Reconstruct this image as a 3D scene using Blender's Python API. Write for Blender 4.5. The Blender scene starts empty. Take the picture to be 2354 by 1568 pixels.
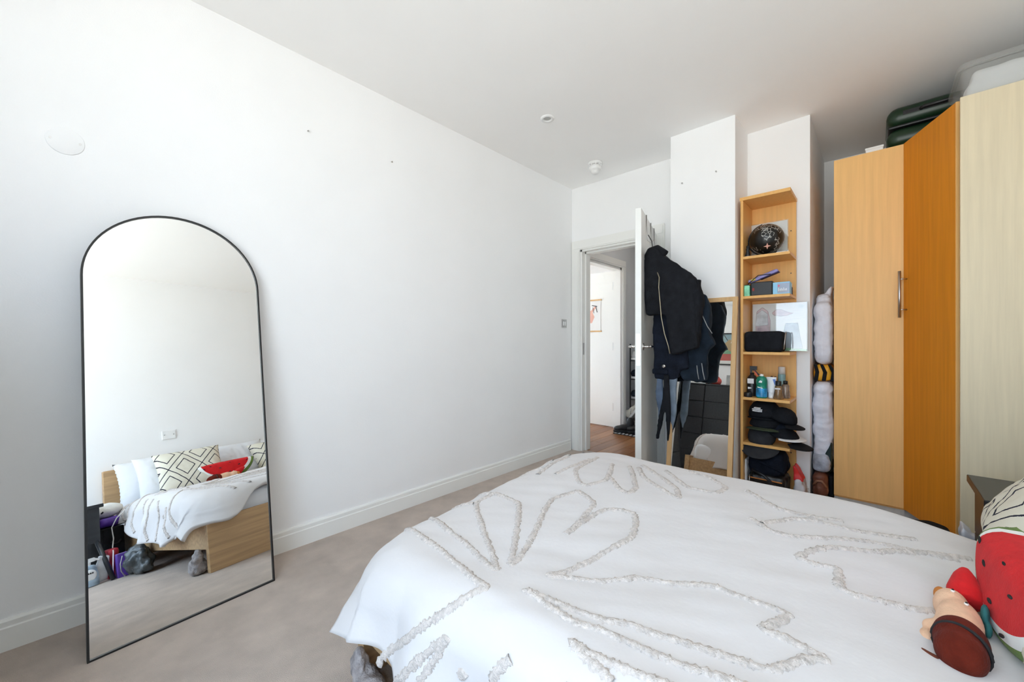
import bpy, bmesh, math, random
from mathutils import Vector, Matrix, noise
random.seed(7)
S = bpy.context.scene
COL = S.collection

# ---------------------------------------------------------------- camera, sky, exposure
FPX = 900.0                                    # focal length in pixels of a 2354 px wide picture
AZ = math.atan2(839, 900)                      # heading: +X runs along the left wall, +Y towards it
cd = bpy.data.cameras.new('camera'); cam = bpy.data.objects.new('camera', cd); COL.objects.link(cam)
cd.sensor_fit = 'HORIZONTAL'; cd.sensor_width = 36.0; cd.lens = FPX / 2354 * 36.0
cd.clip_start = 0.02; cd.clip_end = 100
cam.location = (0, 0, 1.12); cam.rotation_euler = (math.pi/2, 0, AZ - math.pi/2)
S.camera = cam
S.cycles.max_bounces = 10; S.cycles.diffuse_bounces = 9; S.cycles.transparent_max_bounces = 10
S.cycles.use_adaptive_sampling = True; S.cycles.adaptive_threshold = .15; S.cycles.adaptive_min_samples = 16; S.cycles.use_denoising = True
S.view_settings.view_transform = 'Standard'; S.view_settings.look = 'None'
S.view_settings.exposure = 0.0; S.view_settings.gamma = 1.0
S.view_settings.use_curve_mapping = False
w = bpy.data.worlds.new('sky'); S.world = w; w.use_nodes = True
wn_, wl_ = w.node_tree.nodes, w.node_tree.links
bgn = wn_['Background']; bgn.inputs[1].default_value = 5.95
wtc = wn_.new('ShaderNodeTexCoord'); wsp = wn_.new('ShaderNodeSeparateXYZ'); wl_.new(wtc.outputs['Generated'], wsp.inputs[0])
wrp = wn_.new('ShaderNodeValToRGB'); wmr = wn_.new('ShaderNodeMapRange'); wmr.inputs[1].default_value = -1; wmr.inputs[2].default_value = 1
wl_.new(wsp.outputs[2], wmr.inputs[0]); wl_.new(wmr.outputs[0], wrp.inputs[0]); wl_.new(wrp.outputs[0], bgn.inputs[0])
wrp.color_ramp.elements[0].position = .44; wrp.color_ramp.elements[0].color = (1.20, 1.18, 1.14, 1)   # unseen sunlit ground, its glow raised to brighten the ceiling
wrp.color_ramp.elements[1].position = .56; wrp.color_ramp.elements[1].color = (.62, .78, 1.0, 1)   # bright hazy sky
def portal(name, loc, rot, sx, sy):            # sky portal in a window opening (guides sky light, emits nothing)
    ld = bpy.data.lights.new(name, 'AREA'); ld.shape = 'RECTANGLE'; ld.size = sx; ld.size_y = sy
    ld.cycles.is_portal = True
    o = bpy.data.objects.new(name, ld); COL.objects.link(o); o.location = loc; o.rotation_euler = rot
UE, VA, VB, UB, H = 3.40, 2.316, -0.87, -0.85, 2.692      # far wall, left wall, right wall, window wall, ceiling
WV0, WV1, WZ0, WZ1 = -0.72, 1.24, 0.30, 2.62               # bedroom window opening
portal('bedroom_window_portal', (UB-.06, (WV0+WV1)/2, (WZ0+WZ1)/2), (math.pi/2, 0, -math.pi/2), WV1-WV0, WZ1-WZ0)

# ---------------------------------------------------------------- material helpers
MATS = {}
def nodes_of(name):
    m = bpy.data.materials.new(name); m.use_nodes = True
    return m, m.node_tree.nodes, m.node_tree.links, m.node_tree.nodes['Principled BSDF']
def mat(name, col, rough=.6, metal=0, var=.06, scale=8, bump=0, bscale=60, stretch=(1,1,1), spec=.5, sheen=0, coat=0, dist=.01):
    if name in MATS: return MATS[name]
    m, n, l, p = nodes_of(name)
    p.inputs['Roughness'].default_value = rough; p.inputs['Metallic'].default_value = metal
    p.inputs['Specular IOR Level'].default_value = spec
    p.inputs['Sheen Weight'].default_value = sheen; p.inputs['Coat Weight'].default_value = coat
    tc = n.new('ShaderNodeTexCoord'); mp = n.new('ShaderNodeMapping'); mp.inputs['Scale'].default_value = stretch
    l.new(tc.outputs['Object'], mp.inputs['Vector'])
    if var > 0:
        t = n.new('ShaderNodeTexNoise'); t.inputs['Scale'].default_value = scale; t.inputs['Detail'].default_value = 4
        l.new(mp.outputs[0], t.inputs['Vector'])
        r = n.new('ShaderNodeValToRGB')
        r.color_ramp.elements[0].position = .3; r.color_ramp.elements[1].position = .7
        r.color_ramp.elements[0].color = (*[max(0, c*(1-var)) for c in col], 1)
        r.color_ramp.elements[1].color = (*[min(1, c*(1+var)) for c in col], 1)
        l.new(t.outputs['Fac'], r.inputs['Fac']); l.new(r.outputs['Color'], p.inputs['Base Color'])
    else:
        p.inputs['Base Color'].default_value = (*col, 1)
    if bump > 0:
        b = n.new('ShaderNodeTexNoise'); b.inputs['Scale'].default_value = bscale; b.inputs['Detail'].default_value = 3
        l.new(mp.outputs[0], b.inputs['Vector'])
        bu = n.new('ShaderNodeBump'); bu.inputs['Strength'].default_value = bump; bu.inputs['Distance'].default_value = dist
        l.new(b.outputs['Fac'], bu.inputs['Height']); l.new(bu.outputs['Normal'], p.inputs['Normal'])
    MATS[name] = m
    return m
def mathn(n, l, op, a, b=None, c=None):
    x = n.new('ShaderNodeMath'); x.operation = op
    for i, v in enumerate((a, b, c)):
        if v is None: continue
        if isinstance(v, (int, float)): x.inputs[i].default_value = v
        else: l.new(v, x.inputs[i])
    return x.outputs[0]
def clear_mat(name, tint=(1,1,1), gloss=.08, rough=.05, milky=0):
    if name in MATS: return MATS[name]
    m, n, l, p = nodes_of(name); n.remove(p)
    out = n['Material Output']
    t = n.new('ShaderNodeBsdfTransparent'); t.inputs[0].default_value = (*tint, 1)
    g = n.new('ShaderNodeBsdfGlossy'); g.inputs['Roughness'].default_value = rough
    mx = n.new('ShaderNodeMixShader'); mx.inputs[0].default_value = gloss
    l.new(t.outputs[0], mx.inputs[1]); l.new(g.outputs[0], mx.inputs[2]); last = mx
    if milky:
        d = n.new('ShaderNodeBsdfDiffuse'); d.inputs[0].default_value = (.85, .86, .85, 1)
        m2 = n.new('ShaderNodeMixShader'); m2.inputs[0].default_value = milky
        l.new(mx.outputs[0], m2.inputs[1]); l.new(d.outputs[0], m2.inputs[2]); last = m2
    l.new(last.outputs[0], out.inputs['Surface'])
    MATS[name] = m
    return m
WHITE = (.86, .85, .83)
M_wall = mat('wall_paint', (.905, .907, .907), .75, var=.015, scale=2, bump=.05, bscale=180, spec=.25)
M_ceil = mat('ceiling_paint', (.935, .93, .92), .85, var=.01, scale=2, spec=.2)
M_gloss = mat('white_gloss', (.86, .86, .83), .32, var=.01, scale=3)
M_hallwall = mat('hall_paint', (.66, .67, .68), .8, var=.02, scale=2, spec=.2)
M_carpet = mat('carpet', (.72, .60, .515), .95, var=.10, scale=9, bump=.9, bscale=420, spec=.1, sheen=.2)
def wood(name, col, var, rough=.38, sc=3, axis=2, st=18):
    s = [st, st, st]; s[axis] = .8
    return mat(name, col, rough, var=var, scale=sc, stretch=tuple(s), bump=.03, bscale=8, spec=.28)
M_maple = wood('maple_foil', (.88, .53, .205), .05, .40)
M_mapleshade = wood('shaded_maple_foil', (.70, .25, .012), .08, .5)  # copy of the maple with the door's shade put into the colour
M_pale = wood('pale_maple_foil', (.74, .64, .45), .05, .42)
M_shelf = wood('beech_foil', (.80, .45, .15), .06, .4)
M_oakframe = wood('oak_frame', (.66, .42, .20), .09, .45)
M_bed = wood('oak_veneer_bed', (.52, .34, .18), .18, .45, axis=0)
M_blackwood = mat('black_brown_wood', (.017, .018, .021), .32, var=.3, scale=3, stretch=(1.2, 14, 14), spec=.5)
M_plank = [wood('floor_plank_%d' % i, c, .2, .28, axis=0) for i, c in enumerate([(.30, .125, .05), (.36, .16, .065), (.26, .105, .04)])]
M_mirror = mat('mirror_silver', (.93, .945, .94), 0.0, metal=1, var=0)
M_blackmetal = mat('black_metal', (.012, .012, .013), .35, var=0)
M_steel = mat('brushed_steel', (.55, .54, .53), .28, metal=1, var=0)
M_chrome = mat('chrome', (.8, .8, .8), .08, metal=1, var=0)
M_white = mat('white_plastic', (.85, .85, .84), .35, var=0)
M_black = mat('black_cloth', (.010, .011, .014), .9, var=.3, scale=20, bump=.25, bscale=120, sheen=0, spec=.2)
M_blackp = mat('black_plastic', (.012, .012, .014), .4, var=0)
M_navy = mat('navy_cloth', (.008, .011, .020), .88, var=.35, scale=14, bump=.25, bscale=110, sheen=0, spec=.2)
M_denim = mat('dark_denim', (.010, .017, .027), .88, var=.4, scale=12, bump=.25, bscale=140, spec=.2)
M_blue = mat('faded_blue_cloth', (.11, .15, .22), .9, var=.3, scale=10, bump=.2)
M_duvet = mat('duvet_cotton', (.68, .655, .65), .9, var=.012, scale=4, bump=.10, bscale=35, sheen=.15, spec=.2)
M_tuft = mat('tufting_yarn', (.66, .60, .56), .95, var=.18, scale=90, bump=.6, bscale=260, spec=.1, sheen=.2)
M_sheet = mat('white_sheet', (.80, .82, .86), .9, var=.01, bump=.06, bscale=20)
M_pillow = mat('white_pillow', (.74, .745, .76), .9, var=.01, bump=.15, bscale=14)
M_glass = clear_mat('window_glass', (.97, .985, .98), .06, .0)
M_clear = clear_mat('clear_plastic', (.97, .975, .97), .06, .10, .10)
M_bagfilm = clear_mat('bag_film', (.8, .82, .82), .22, .22, .12)
M_whitebag = mat('white_bag', (.74, .76, .84), .5, var=.04, scale=9, bump=.4, bscale=16, dist=.02)

# ---------------------------------------------------------------- mesh helpers
class MB:
    def __init__(s): s.b = bmesh.new()
    def _tf(s, vs, M):
        if M is not None: bmesh.ops.transform(s.b, matrix=M, verts=vs)
    def box(s, a, b, M=None):
        r = bmesh.ops.create_cube(s.b, size=1)['verts']
        c = [(a[i]+b[i])/2 for i in range(3)]; d = [abs(b[i]-a[i]) for i in range(3)]
        bmesh.ops.scale(s.b, vec=d, verts=r); bmesh.ops.translate(s.b, vec=c, verts=r); s._tf(r, M)
        return s
    def rbox(s, a, b, rad, M=None, seg=2):
        t = bmesh.new(); r = bmesh.ops.create_cube(t, size=1)['verts']
        c = [(a[i]+b[i])/2 for i in range(3)]; d = [abs(b[i]-a[i]) for i in range(3)]
        bmesh.ops.scale(t, vec=d, verts=r); bmesh.ops.translate(t, vec=c, verts=r)
        bmesh.ops.bevel(t, geom=t.edges[:], offset=min(rad, min(d)*.45), segments=seg, profile=.5, affect='EDGES')
        if M is not None: bmesh.ops.transform(t, matrix=M, verts=t.verts)
        s._merge(t); return s
    def _merge(s, t):
        me = bpy.data.meshes.new('tmp'); t.to_mesh(me); t.free(); s.b.from_mesh(me); bpy.data.meshes.remove(me)
    def cyl(s, p0, p1, r0, r1=None, seg=20, caps=True):
        p0, p1 = Vector(p0), Vector(p1); r1 = r0 if r1 is None else r1
        d = p1-p0; q = d.to_track_quat('Z', 'Y').to_matrix().to_4x4()
        vs = bmesh.ops.create_cone(s.b, cap_ends=caps, segments=seg, radius1=r0, radius2=r1, depth=d.length)['verts']
        bmesh.ops.transform(s.b, matrix=Matrix.Translation((p0+p1)/2) @ q, verts=vs); return s
    def sph(s, c, r, M=None, seg=20, rings=12):
        vs = bmesh.ops.create_uvsphere(s.b, u_segments=seg, v_segments=rings, radius=1)['verts']
        if isinstance(r, (int, float)): r = (r, r, r)
        T = Matrix.Translation(c) @ (M if M is not None else Matrix()) @ Matrix.Diagonal((*r, 1))
        bmesh.ops.transform(s.b, matrix=T, verts=vs); return s
    def lathe(s, prof, c=(0,0,0), seg=24, M=None):
        rings = []
        for r, z in prof:
            if r < 1e-6: rings.append([s.b.verts.new((0, 0, z))])
            else: rings.append([s.b.verts.new((r*math.cos(2*math.pi*k/seg), r*math.sin(2*math.pi*k/seg), z)) for k in range(seg)])
        for a, b in zip(rings, rings[1:]):
            for k in range(seg):
                k2 = (k+1) % seg
                if len(a) == 1 and len(b) == 1: continue
                if len(a) == 1: s.b.faces.new((a[0], b[k2], b[k]))
                elif len(b) == 1: s.b.faces.new((a[k], a[k2], b[0]))
                else: s.b.faces.new((a[k], a[k2], b[k2], b[k]))
        T = Matrix.Translation(c) @ (M if M is not None else Matrix())
        bmesh.ops.transform(s.b, matrix=T, verts=[v for r in rings for v in r]); return s
    def tube(s, pts, r, seg=8, close=False):
        pts = [Vector(p) for p in pts]; n = len(pts)
        rr = r if isinstance(r, (list, tuple)) else [r]*n
        rings = []; up = Vector((0, 0, 1))
        for i, p in enumerate(pts):
            if close: d = pts[(i+1) % n]-pts[i-1]
            else: d = pts[min(i+1, n-1)]-pts[max(i-1, 0)]
            d.normalize()
            x = d.cross(up)
            if x.length < .05: x = d.cross(Vector((1, 0, 0)))
            x.normalize(); y = x.cross(d)
            rings.append([s.b.verts.new(p + rr[i]*(math.cos(2*math.pi*k/seg)*x + math.sin(2*math.pi*k/seg)*y)) for k in range(seg)])
        pairs = list(zip(rings, rings[1:])) + ([(rings[-1], rings[0])] if close else [])
        for a, b in pairs:
            for k in range(seg):
                s.b.faces.new((a[k], a[(k+1) % seg], b[(k+1) % seg], b[k]))
        if not close:
            s.b.faces.new(rings[0][::-1]); s.b.faces.new(rings[-1])
        return s
    def prism(s, pts, fn, d0, d1):              # 2D outline, fn(x, y, d) -> world point
        a = [s.b.verts.new(fn(x, y, d0)) for x, y in pts]; b = [s.b.verts.new(fn(x, y, d1)) for x, y in pts]
        n = len(pts)
        s.b.faces.new(a[::-1]); s.b.faces.new(b)
        for i in range(n): s.b.faces.new((a[i], a[(i+1) % n], b[(i+1) % n], b[i]))
        return s
    def ring(s, outer, inner, fn, d0, d1):      # closed frame between two outlines
        n = len(outer)
        V = [[s.b.verts.new(fn(x, y, d)) for x, y in L] for L in (outer, inner) for d in (d0, d1)]
        o0, o1, i0, i1 = V
        for i in range(n):
            j = (i+1) % n
            s.b.faces.new((o0[i], o0[j], o1[j], o1[i])); s.b.faces.new((i0[j], i0[i], i1[i], i1[j]))
            s.b.faces.new((o1[i], o1[j], i1[j], i1[i])); s.b.faces.new((o0[j], o0[i], i0[i], i0[j]))
        return s
    def grid(s, fn, nu, nv):
        V = [[s.b.verts.new(fn(i/nu, j/nv)) for j in range(nv+1)] for i in range(nu+1)]
        for i in range(nu):
            for j in range(nv): s.b.faces.new((V[i][j], V[i+1][j], V[i+1][j+1], V[i][j+1]))
        return s
def finish(o, parent, label, cat, group, kind):
    if parent is not None:
        o.parent = parent
        o.matrix_parent_inverse = Matrix.Translation(-parent.location)
    if label: o['label'] = label
    if cat: o['category'] = cat
    if group: o['group'] = group
    if kind: o['kind'] = kind
    return o
def add(name, mb, m, parent=None, smooth=False, label=None, cat=None, group=None, kind=None, bevel=0):
    b = mb.b
    bmesh.ops.recalc_face_normals(b, faces=b.faces[:])
    lo = [min(v.co[i] for v in b.verts) for i in range(3)]; hi = [max(v.co[i] for v in b.verts) for i in range(3)]
    c = Vector(((lo[0]+hi[0])/2, (lo[1]+hi[1])/2, lo[2]))
    bmesh.ops.translate(b, vec=-c, verts=b.verts[:])
    me = bpy.data.meshes.new(name); b.to_mesh(me); b.free()
    me.materials.append(m)
    if smooth: me.polygons.foreach_set('use_smooth', [True]*len(me.polygons))
    o = bpy.data.objects.new(name, me); COL.objects.link(o); o.location = c
    if bevel:
        bv = o.modifiers.new('edge', 'BEVEL'); bv.width = bevel; bv.segments = 2; bv.limit_method = 'ANGLE'
    return finish(o, parent, label, cat, group, kind)
def soft(name, mb, m, parent=None, voxel=.008, smooth=8, wr=(), **kw):
    """merge overlapping solids into one soft skin, then crease it with noise: wr = (amplitude, size, stretch)"""
    b = mb.b; bmesh.ops.recalc_face_normals(b, faces=b.faces[:])
    me = bpy.data.meshes.new('tmp'); b.to_mesh(me); b.free()
    o = bpy.data.objects.new('tmp', me); COL.objects.link(o)
    r = o.modifiers.new('r', 'REMESH'); r.mode = 'VOXEL'; r.voxel_size = voxel; r.use_smooth_shade = True
    if smooth:
        sm_ = o.modifiers.new('s', 'SMOOTH'); sm_.iterations = smooth; sm_.factor = .5
    dg = bpy.context.evaluated_depsgraph_get()
    me2 = bpy.data.meshes.new_from_object(o.evaluated_get(dg))
    bpy.data.objects.remove(o); bpy.data.meshes.remove(me)
    q = MB(); q.b.from_mesh(me2); bpy.data.meshes.remove(me2)
    if wr:
        q.b.normal_update()
        mv = []
        for v in q.b.verts:
            d = 0
            for amp, sz, st in wr:
                d += amp*noise.noise(Vector((v.co.x*st[0]/sz, v.co.y*st[1]/sz, v.co.z*st[2]/sz)) + Vector((amp*777, 3.1, 9.7)))
            mv.append(v.normal*d)
        for v, d in zip(q.b.verts, mv): v.co += d
    return add(name, q, m, parent, True, **kw)
def thing(name, loc, label, cat, group=None, kind=None):
    o = bpy.data.objects.new(name, None); COL.objects.link(o); o.location = loc; o.empty_display_size = .05
    return finish(o, None, label, cat, group, kind)
def frame_fn(o, e1, e2, n):
    o, e1, e2, n = Vector(o), Vector(e1).normalized(), Vector(e2).normalized(), Vector(n).normalized()
    return lambda x, y, d: o + e1*x + e2*y + n*d
def vz(u0=0):                                   # outlines given as (v, z), thickness along u
    return lambda x, y, d: Vector((u0+d, x, y))
def rotz(c, a): return Matrix.Translation(c) @ Matrix.Rotation(a, 4, 'Z') @ Matrix.Translation([-x for x in c])

# ---------------------------------------------------------------- the room
def st(name, mb, m, **k): return add(name, mb, m, kind='structure', **k)
DO0, DO1, DOZ = 1.43, 2.225, 2.06               # doorway in the far wall
st('floor', MB().box((UB-.1, VB-.1, -.06), (3.46, VA+.1, 0)).box((3.46, VB-.1, -.06), (4.5, .36, 0)), M_carpet, label='beige wool carpet of the bedroom')
st('ceiling', MB().box((UB-.1, VB-.1, H), (3.52, VA+.1, H+.1)).box((3.52, VB-.1, H), (4.5, .46, H+.1)), M_ceil, label='white flat bedroom ceiling')
st('wall_left', MB().box((UB-.1, VA, 0), (3.40, VA+.12, H)), M_wall, label='long white wall behind the arched mirror')
st('wall_far', MB().box((UE, DO1, 0), (3.52, VA+.12, H)).box((UE, DO0, DOZ), (3.52, DO1, H)).box((UE, .34, 0), (3.52, DO0, H)), M_wall, label='white end wall with the doorway')
st('wall_pillar', MB().box((3.045, .72, 0), (UE, 1.164, H)), M_wall, label='white boxed pillar beside the doorway')
st('wall_niche_side', MB().box((3.52, .34, 0), (4.5, .46, H)), M_wall, label='white recess wall beside the stuffed bags')
st('wall_niche_back', MB().box((4.40, VB, 0), (4.5, .34, H)), M_wall, label='white recess wall behind the wardrobe')
st('wall_right', MB().box((UB-.1, VB-.12, 0), (4.5, VB, H)), M_wall, label='white wall behind the headboard')
st('wall_back', MB().box((UB-.12, VB, 0), (UB, WV0, H)).box((UB-.12, WV1, 0), (UB, VA, H)).box((UB-.12, WV0, 0), (UB, WV1, WZ0)).box((UB-.12, WV0, WZ1), (UB, WV1, H)), M_wall, label='white window wall opposite the doorway')
def skirting(name, p0, p1, n):
    p0, p1, n = Vector(p0), Vector(p1), Vector(n); d = (p1-p0); L = d.length; d.normalize()
    f = lambda x, y, t: p0 + d*t + n*x + Vector((0, 0, y))
    mb = MB().prism([(0, 0), (.018, 0), (.018, .082), (.013, .086), (.013, .104), (.008, .112), (0, .112)], f, 0, L)
    return st(name, mb, M_gloss, label='white painted skirting board')
skirting('baseboard_left', (UB, VA, 0), (3.36, VA, 0), (0, -1, 0))['label'] = 'white skirting board along the long wall'
skirting('baseboard_far', (UE, .72, 0), (UE, .345, 0), (-1, 0, 0))['label'] = 'white skirting board behind the shelf tower'
skirting('baseboard_pillar', (3.045, 1.164, 0), (3.045, .72, 0), (-1, 0, 0))['label'] = 'white skirting board around the pillar'
skirting('baseboard_right', (UB, VB, 0), (2.98, VB, 0), (0, 1, 0))['label'] = 'white skirting board behind the bed'
skirting('baseboard_back', (UB, VB, 0), (UB, VA-.02, 0), (1, 0, 0))['label'] = 'white skirting board below the window'
# bedroom window
wn = thing('window_1', (UB-.06, (WV0+WV1)/2, WZ0), 'large white framed bedroom window', None, kind='structure')
fw = lambda x, y, d: Vector((UB-.06+d, x, y))
add('window_frame', MB().ring([(WV0, WZ0), (WV1, WZ0), (WV1, WZ1), (WV0, WZ1)], [(WV0+.05, WZ0+.05), (WV1-.05, WZ0+.05), (WV1-.05, WZ1-.05), (WV0+.05, WZ1-.05)], fw, -.03, .03), M_gloss, wn)
vm = (WV0+WV1)/2
add('mullion', MB().box((UB-.085, vm-.03, WZ0+.05), (UB-.035, vm+.03, WZ1-.05)), M_gloss, wn)
for a, b in ((WV0+.05, vm-.03), (vm+.03, WV1-.05)):
    add('pane', MB().box((UB-.063, a, WZ0+.05), (UB-.057, b, WZ1-.05)), M_glass, wn)
add('window_sill', MB().rbox((UB-.03, WV0-.04, WZ0-.035), (UB+.10, WV1+.04, WZ0), .006), M_gloss, wn)

# ---------------------------------------------------------------- bedroom doorway, door leaf, hall beyond
def casing(name, u, v0, v1, z1, w, label, side=-1):
    t = thing(name, (u, (v0+v1)/2, 0), label, None, kind='structure')
    d0, d1 = (u-.018, u) if side < 0 else (u, u+.018)
    def leg(a, b):
        add('casing_leg', MB().box((d0, a, 0), (d1, b, z1)).box((d0-.006 if side < 0 else d1, a+.012, 0), (d0 if side < 0 else d1+.006, b-.02, z1-.02)), M_gloss, t)
    leg(v0-w, v0); leg(v1, v1+w)
    add('casing_head', MB().box((d0, v0-w, z1), (d1, v1+w, z1+w)).box((d0-.006 if side < 0 else d1, v0-w+.012, z1+.012), (d0 if side < 0 else d1+.006, v1+w-.012, z1+w-.015)), M_gloss, t)
    return t
tr = casing('trim_1', UE, DO0+.012, DO1-.012, DOZ-.012, .094, 'white door casing and lining of the bedroom doorway')
add('door_lining', MB().box((UE, DO1-.03, 0), (3.53, DO1, DOZ)).box((UE, DO0, 0), (3.53, DO0+.03, DOZ)).box((UE, DO0, DOZ-.03), (3.53, DO1, DOZ))
    .box((3.455, DO1-.045, 0), (3.53, DO1-.03, DOZ-.03)).box((3.455, DO0+.03, DOZ-.045), (3.53, DO1-.03, DOZ-.03)), M_gloss, tr)
add('strike_plate', MB().box((3.415, DO1-.032, .98), (3.44, DO1-.029, 1.10)), M_steel, tr)
# door leaf, hinged on the right jamb, standing open into the room
HG = Vector((3.385, 1.455, 0)); LE = Vector((2.585, 1.235, 0)); dd = (LE-HG).normalized(); DW = (LE-HG).length
dn = Vector((dd.y, -dd.x, 0));  dn = dn if dn.y < 0 else -dn       # towards the coats
fd = lambda x, y, d: HG + dd*x + Vector((0, 0, y)) + dn*d
d1o = thing('door_1', HG, 'white flush bedroom door standing open with coats on it', None, kind='structure')
add('door_leaf', MB().prism([(0, .012), (DW, .012), (DW, 2.045), (0, 2.045)], fd, 0, .042), M_gloss, d1o, bevel=.002)
def lever(side):
    d = .042 if side > 0 else 0; s = side
    mb = MB().cyl(fd(DW-.055, 1.08, d), fd(DW-.055, 1.08, d+s*.008), .026)
    mb.cyl(fd(DW-.055, 1.08, d+s*.008), fd(DW-.055, 1.08, d+s*.05), .009)
    mb.tube([fd(DW-.055, 1.08, d+s*.048), fd(DW-.09, 1.08, d+s*.052), fd(DW-.16, 1.08, d+s*.052)], [.0095, .0095, .008], 12)
    add('lever_handle', mb, M_chrome, d1o, True)
lever(1); lever(-1)
add('latch_plate', MB().prism([(.009, .95), (.033, .95), (.033, 1.17), (.009, 1.17)], lambda x, y, d: fd(DW+d, y, x), 0, .0012), M_steel, d1o)
add('latch_bolt', MB().prism([(.014, 1.065), (.028, 1.065), (.028, 1.095), (.014, 1.095)], lambda x, y, d: fd(DW+d, y, x), .001, .009), M_steel, d1o)
hk = MB().box(fd(DW-.60, 2.047, -.004), fd(DW-.58, 2.05, .048))
for x0 in (DW-.60, DW-.42, DW-.20):
    hk.tube([fd(x0, 2.05, .045), fd(x0, 1.93, .048), fd(x0, 1.86, .055), fd(x0, 1.84, .08), fd(x0, 1.86, .095)], .004, 8)
add('coat_hook', hk, M_steel, d1o, True)
for z in (.22, 1.0, 1.80):
    add('hinge', MB().cyl(HG+Vector((.004, 0, z)), HG+Vector((.004, 0, z+.09)), .007), M_steel, d1o)

HV, HC = 2.38, 2.50                              # hall side wall, hall ceiling
hf = thing('floor_hall', (4.5, 2.6, 0), 'reddish brown plank floor of the hall', None, kind='structure')
add('subfloor', MB().box((3.46, 1.15, -.06), (6.2, 4.7, -.012)), M_plank[2], hf)
pl = {}
k = 0
v = 1.16
while v < 3.6:
    u = 3.462 - (k % 3)*.35; 
    while u < 6.1:
        a, b = max(u, 3.462), min(u+1.05, 6.15)
        if b-a > .05:
            add('plank', MB().box((a+.0012, v+.0012, -.012), (b-.0012, v+.1288, 0)), M_plank[(k*2+int(u*3)) % 3], hf, bevel=.001)
        u += 1.05
    v += .13; k += 1
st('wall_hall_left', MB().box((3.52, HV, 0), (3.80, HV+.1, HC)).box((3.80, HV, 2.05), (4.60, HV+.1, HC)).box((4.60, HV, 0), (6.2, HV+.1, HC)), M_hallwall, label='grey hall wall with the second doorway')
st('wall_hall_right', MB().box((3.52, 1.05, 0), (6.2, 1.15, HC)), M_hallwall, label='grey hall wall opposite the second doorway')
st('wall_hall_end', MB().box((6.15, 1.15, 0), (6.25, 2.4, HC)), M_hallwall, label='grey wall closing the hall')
st('ceiling_hall', MB().box((3.52, 1.05, HC), (6.25, 2.48, HC+.08)), M_ceil, label='white hall ceiling')
st('wall_next_room', MB().box((3.1, 2.48, 0), (3.2, 4.7, HC)).box((6.1, 2.48, 0), (6.2, 4.7, HC)).box((3.1, 4.6, 0), (6.2, 4.7, .75)).box((3.1, 4.6, 2.25), (6.2, 4.7, HC))
   .box((3.1, 4.6, .75), (3.2, 4.7, 2.25)).box((4.8, 4.6, .75), (6.2, 4.7, 2.25)), M_wall, label='white walls of the room across the hall')
st('ceiling_next_room', MB().box((3.1, 2.44, HC), (6.2, 4.7, HC+.08)), M_ceil, label='white ceiling of the room across the hall')
st('floor_next_room', MB().box((3.1, 3.6, -.06), (6.2, 4.7, 0)), M_plank[1], label='brown floor of the room across the hall')
wn2 = thing('window_2', (4.0, 4.65, .75), 'white framed window of the room across the hall', None, kind='structure')
add('window_frame', MB().ring([(3.2, .75), (4.8, .75), (4.8, 2.25), (3.2, 2.25)], [(3.25, .8), (4.75, .8), (4.75, 2.2), (3.25, 2.2)], lambda x, y, d: Vector((x, 4.65+d, y)), -.03, .03), M_gloss, wn2)
add('pane', MB().box((3.25, 4.647, .8), (4.75, 4.653, 2.2)), M_glass, wn2)
# second doorway: casing in the hall wall, door standing open into the next room
t2 = thing('trim_2', (4.2, HV, 0), 'white casing of the second doorway in the hall', None, kind='structure')
for a, b in ((3.715, 3.80), (4.60, 4.685)):
    add('casing_leg', MB().box((a, HV-.018, 0), (b, HV, 2.05)).box((a+.015, HV-.024, 0), (b-.015, HV-.018, 2.03)), M_gloss, t2)
add('casing_head', MB().box((3.715, HV-.018, 2.05), (4.685, HV, 2.14)).box((3.73, HV-.024, 2.065), (4.67, HV-.018, 2.125)), M_gloss, t2)
add('door_lining', MB().box((4.57, HV, 0), (4.60, HV+.1, 2.05)).box((3.80, HV, 0), (3.83, HV+.1, 2.05)).box((3.80, HV, 2.02), (4.60, HV+.1, 2.05)), M_gloss, t2)
d2 = thing('door_2', (4.60, HV+.12, 0), 'white flush door standing open across the hall', None, kind='structure')
add('door_leaf', MB().box((4.585, HV+.105, .012), (4.625, HV+.885, 2.02)), M_gloss, d2)
for z in (.22, 1.0, 1.78):
    add('hinge', MB().cyl((4.578, HV+.10, z), (4.578, HV+.10, z+.10), .008).box((4.583, HV+.106, z), (4.5855, HV+.116, z+.10)), M_steel, d2)
# ceiling lamp out of view, added to light the hall
hl = thing('added_hall_lamp', (4.3, 1.75, HC-.07), 'unseen round white glass ceiling lamp added to light the hall', 'lamp')
M_lamp = bpy.data.materials.new('lamp_glass'); M_lamp.use_nodes = True
pb = M_lamp.node_tree.nodes['Principled BSDF']; pb.inputs['Emission Color'].default_value = (1, .93, .84, 1); pb.inputs['Emission Strength'].default_value = 9
add('lamp_shade', MB().lathe([(0, HC-.075), (.08, HC-.07), (.13, HC-.045), (.14, HC-.015), (.14, HC-.01)], (4.3, 1.75, 0)), M_lamp, hl, True)
add('base_ring', MB().cyl((4.3, 1.75, HC-.012), (4.3, 1.75, HC), .15), M_white, hl)
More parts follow.
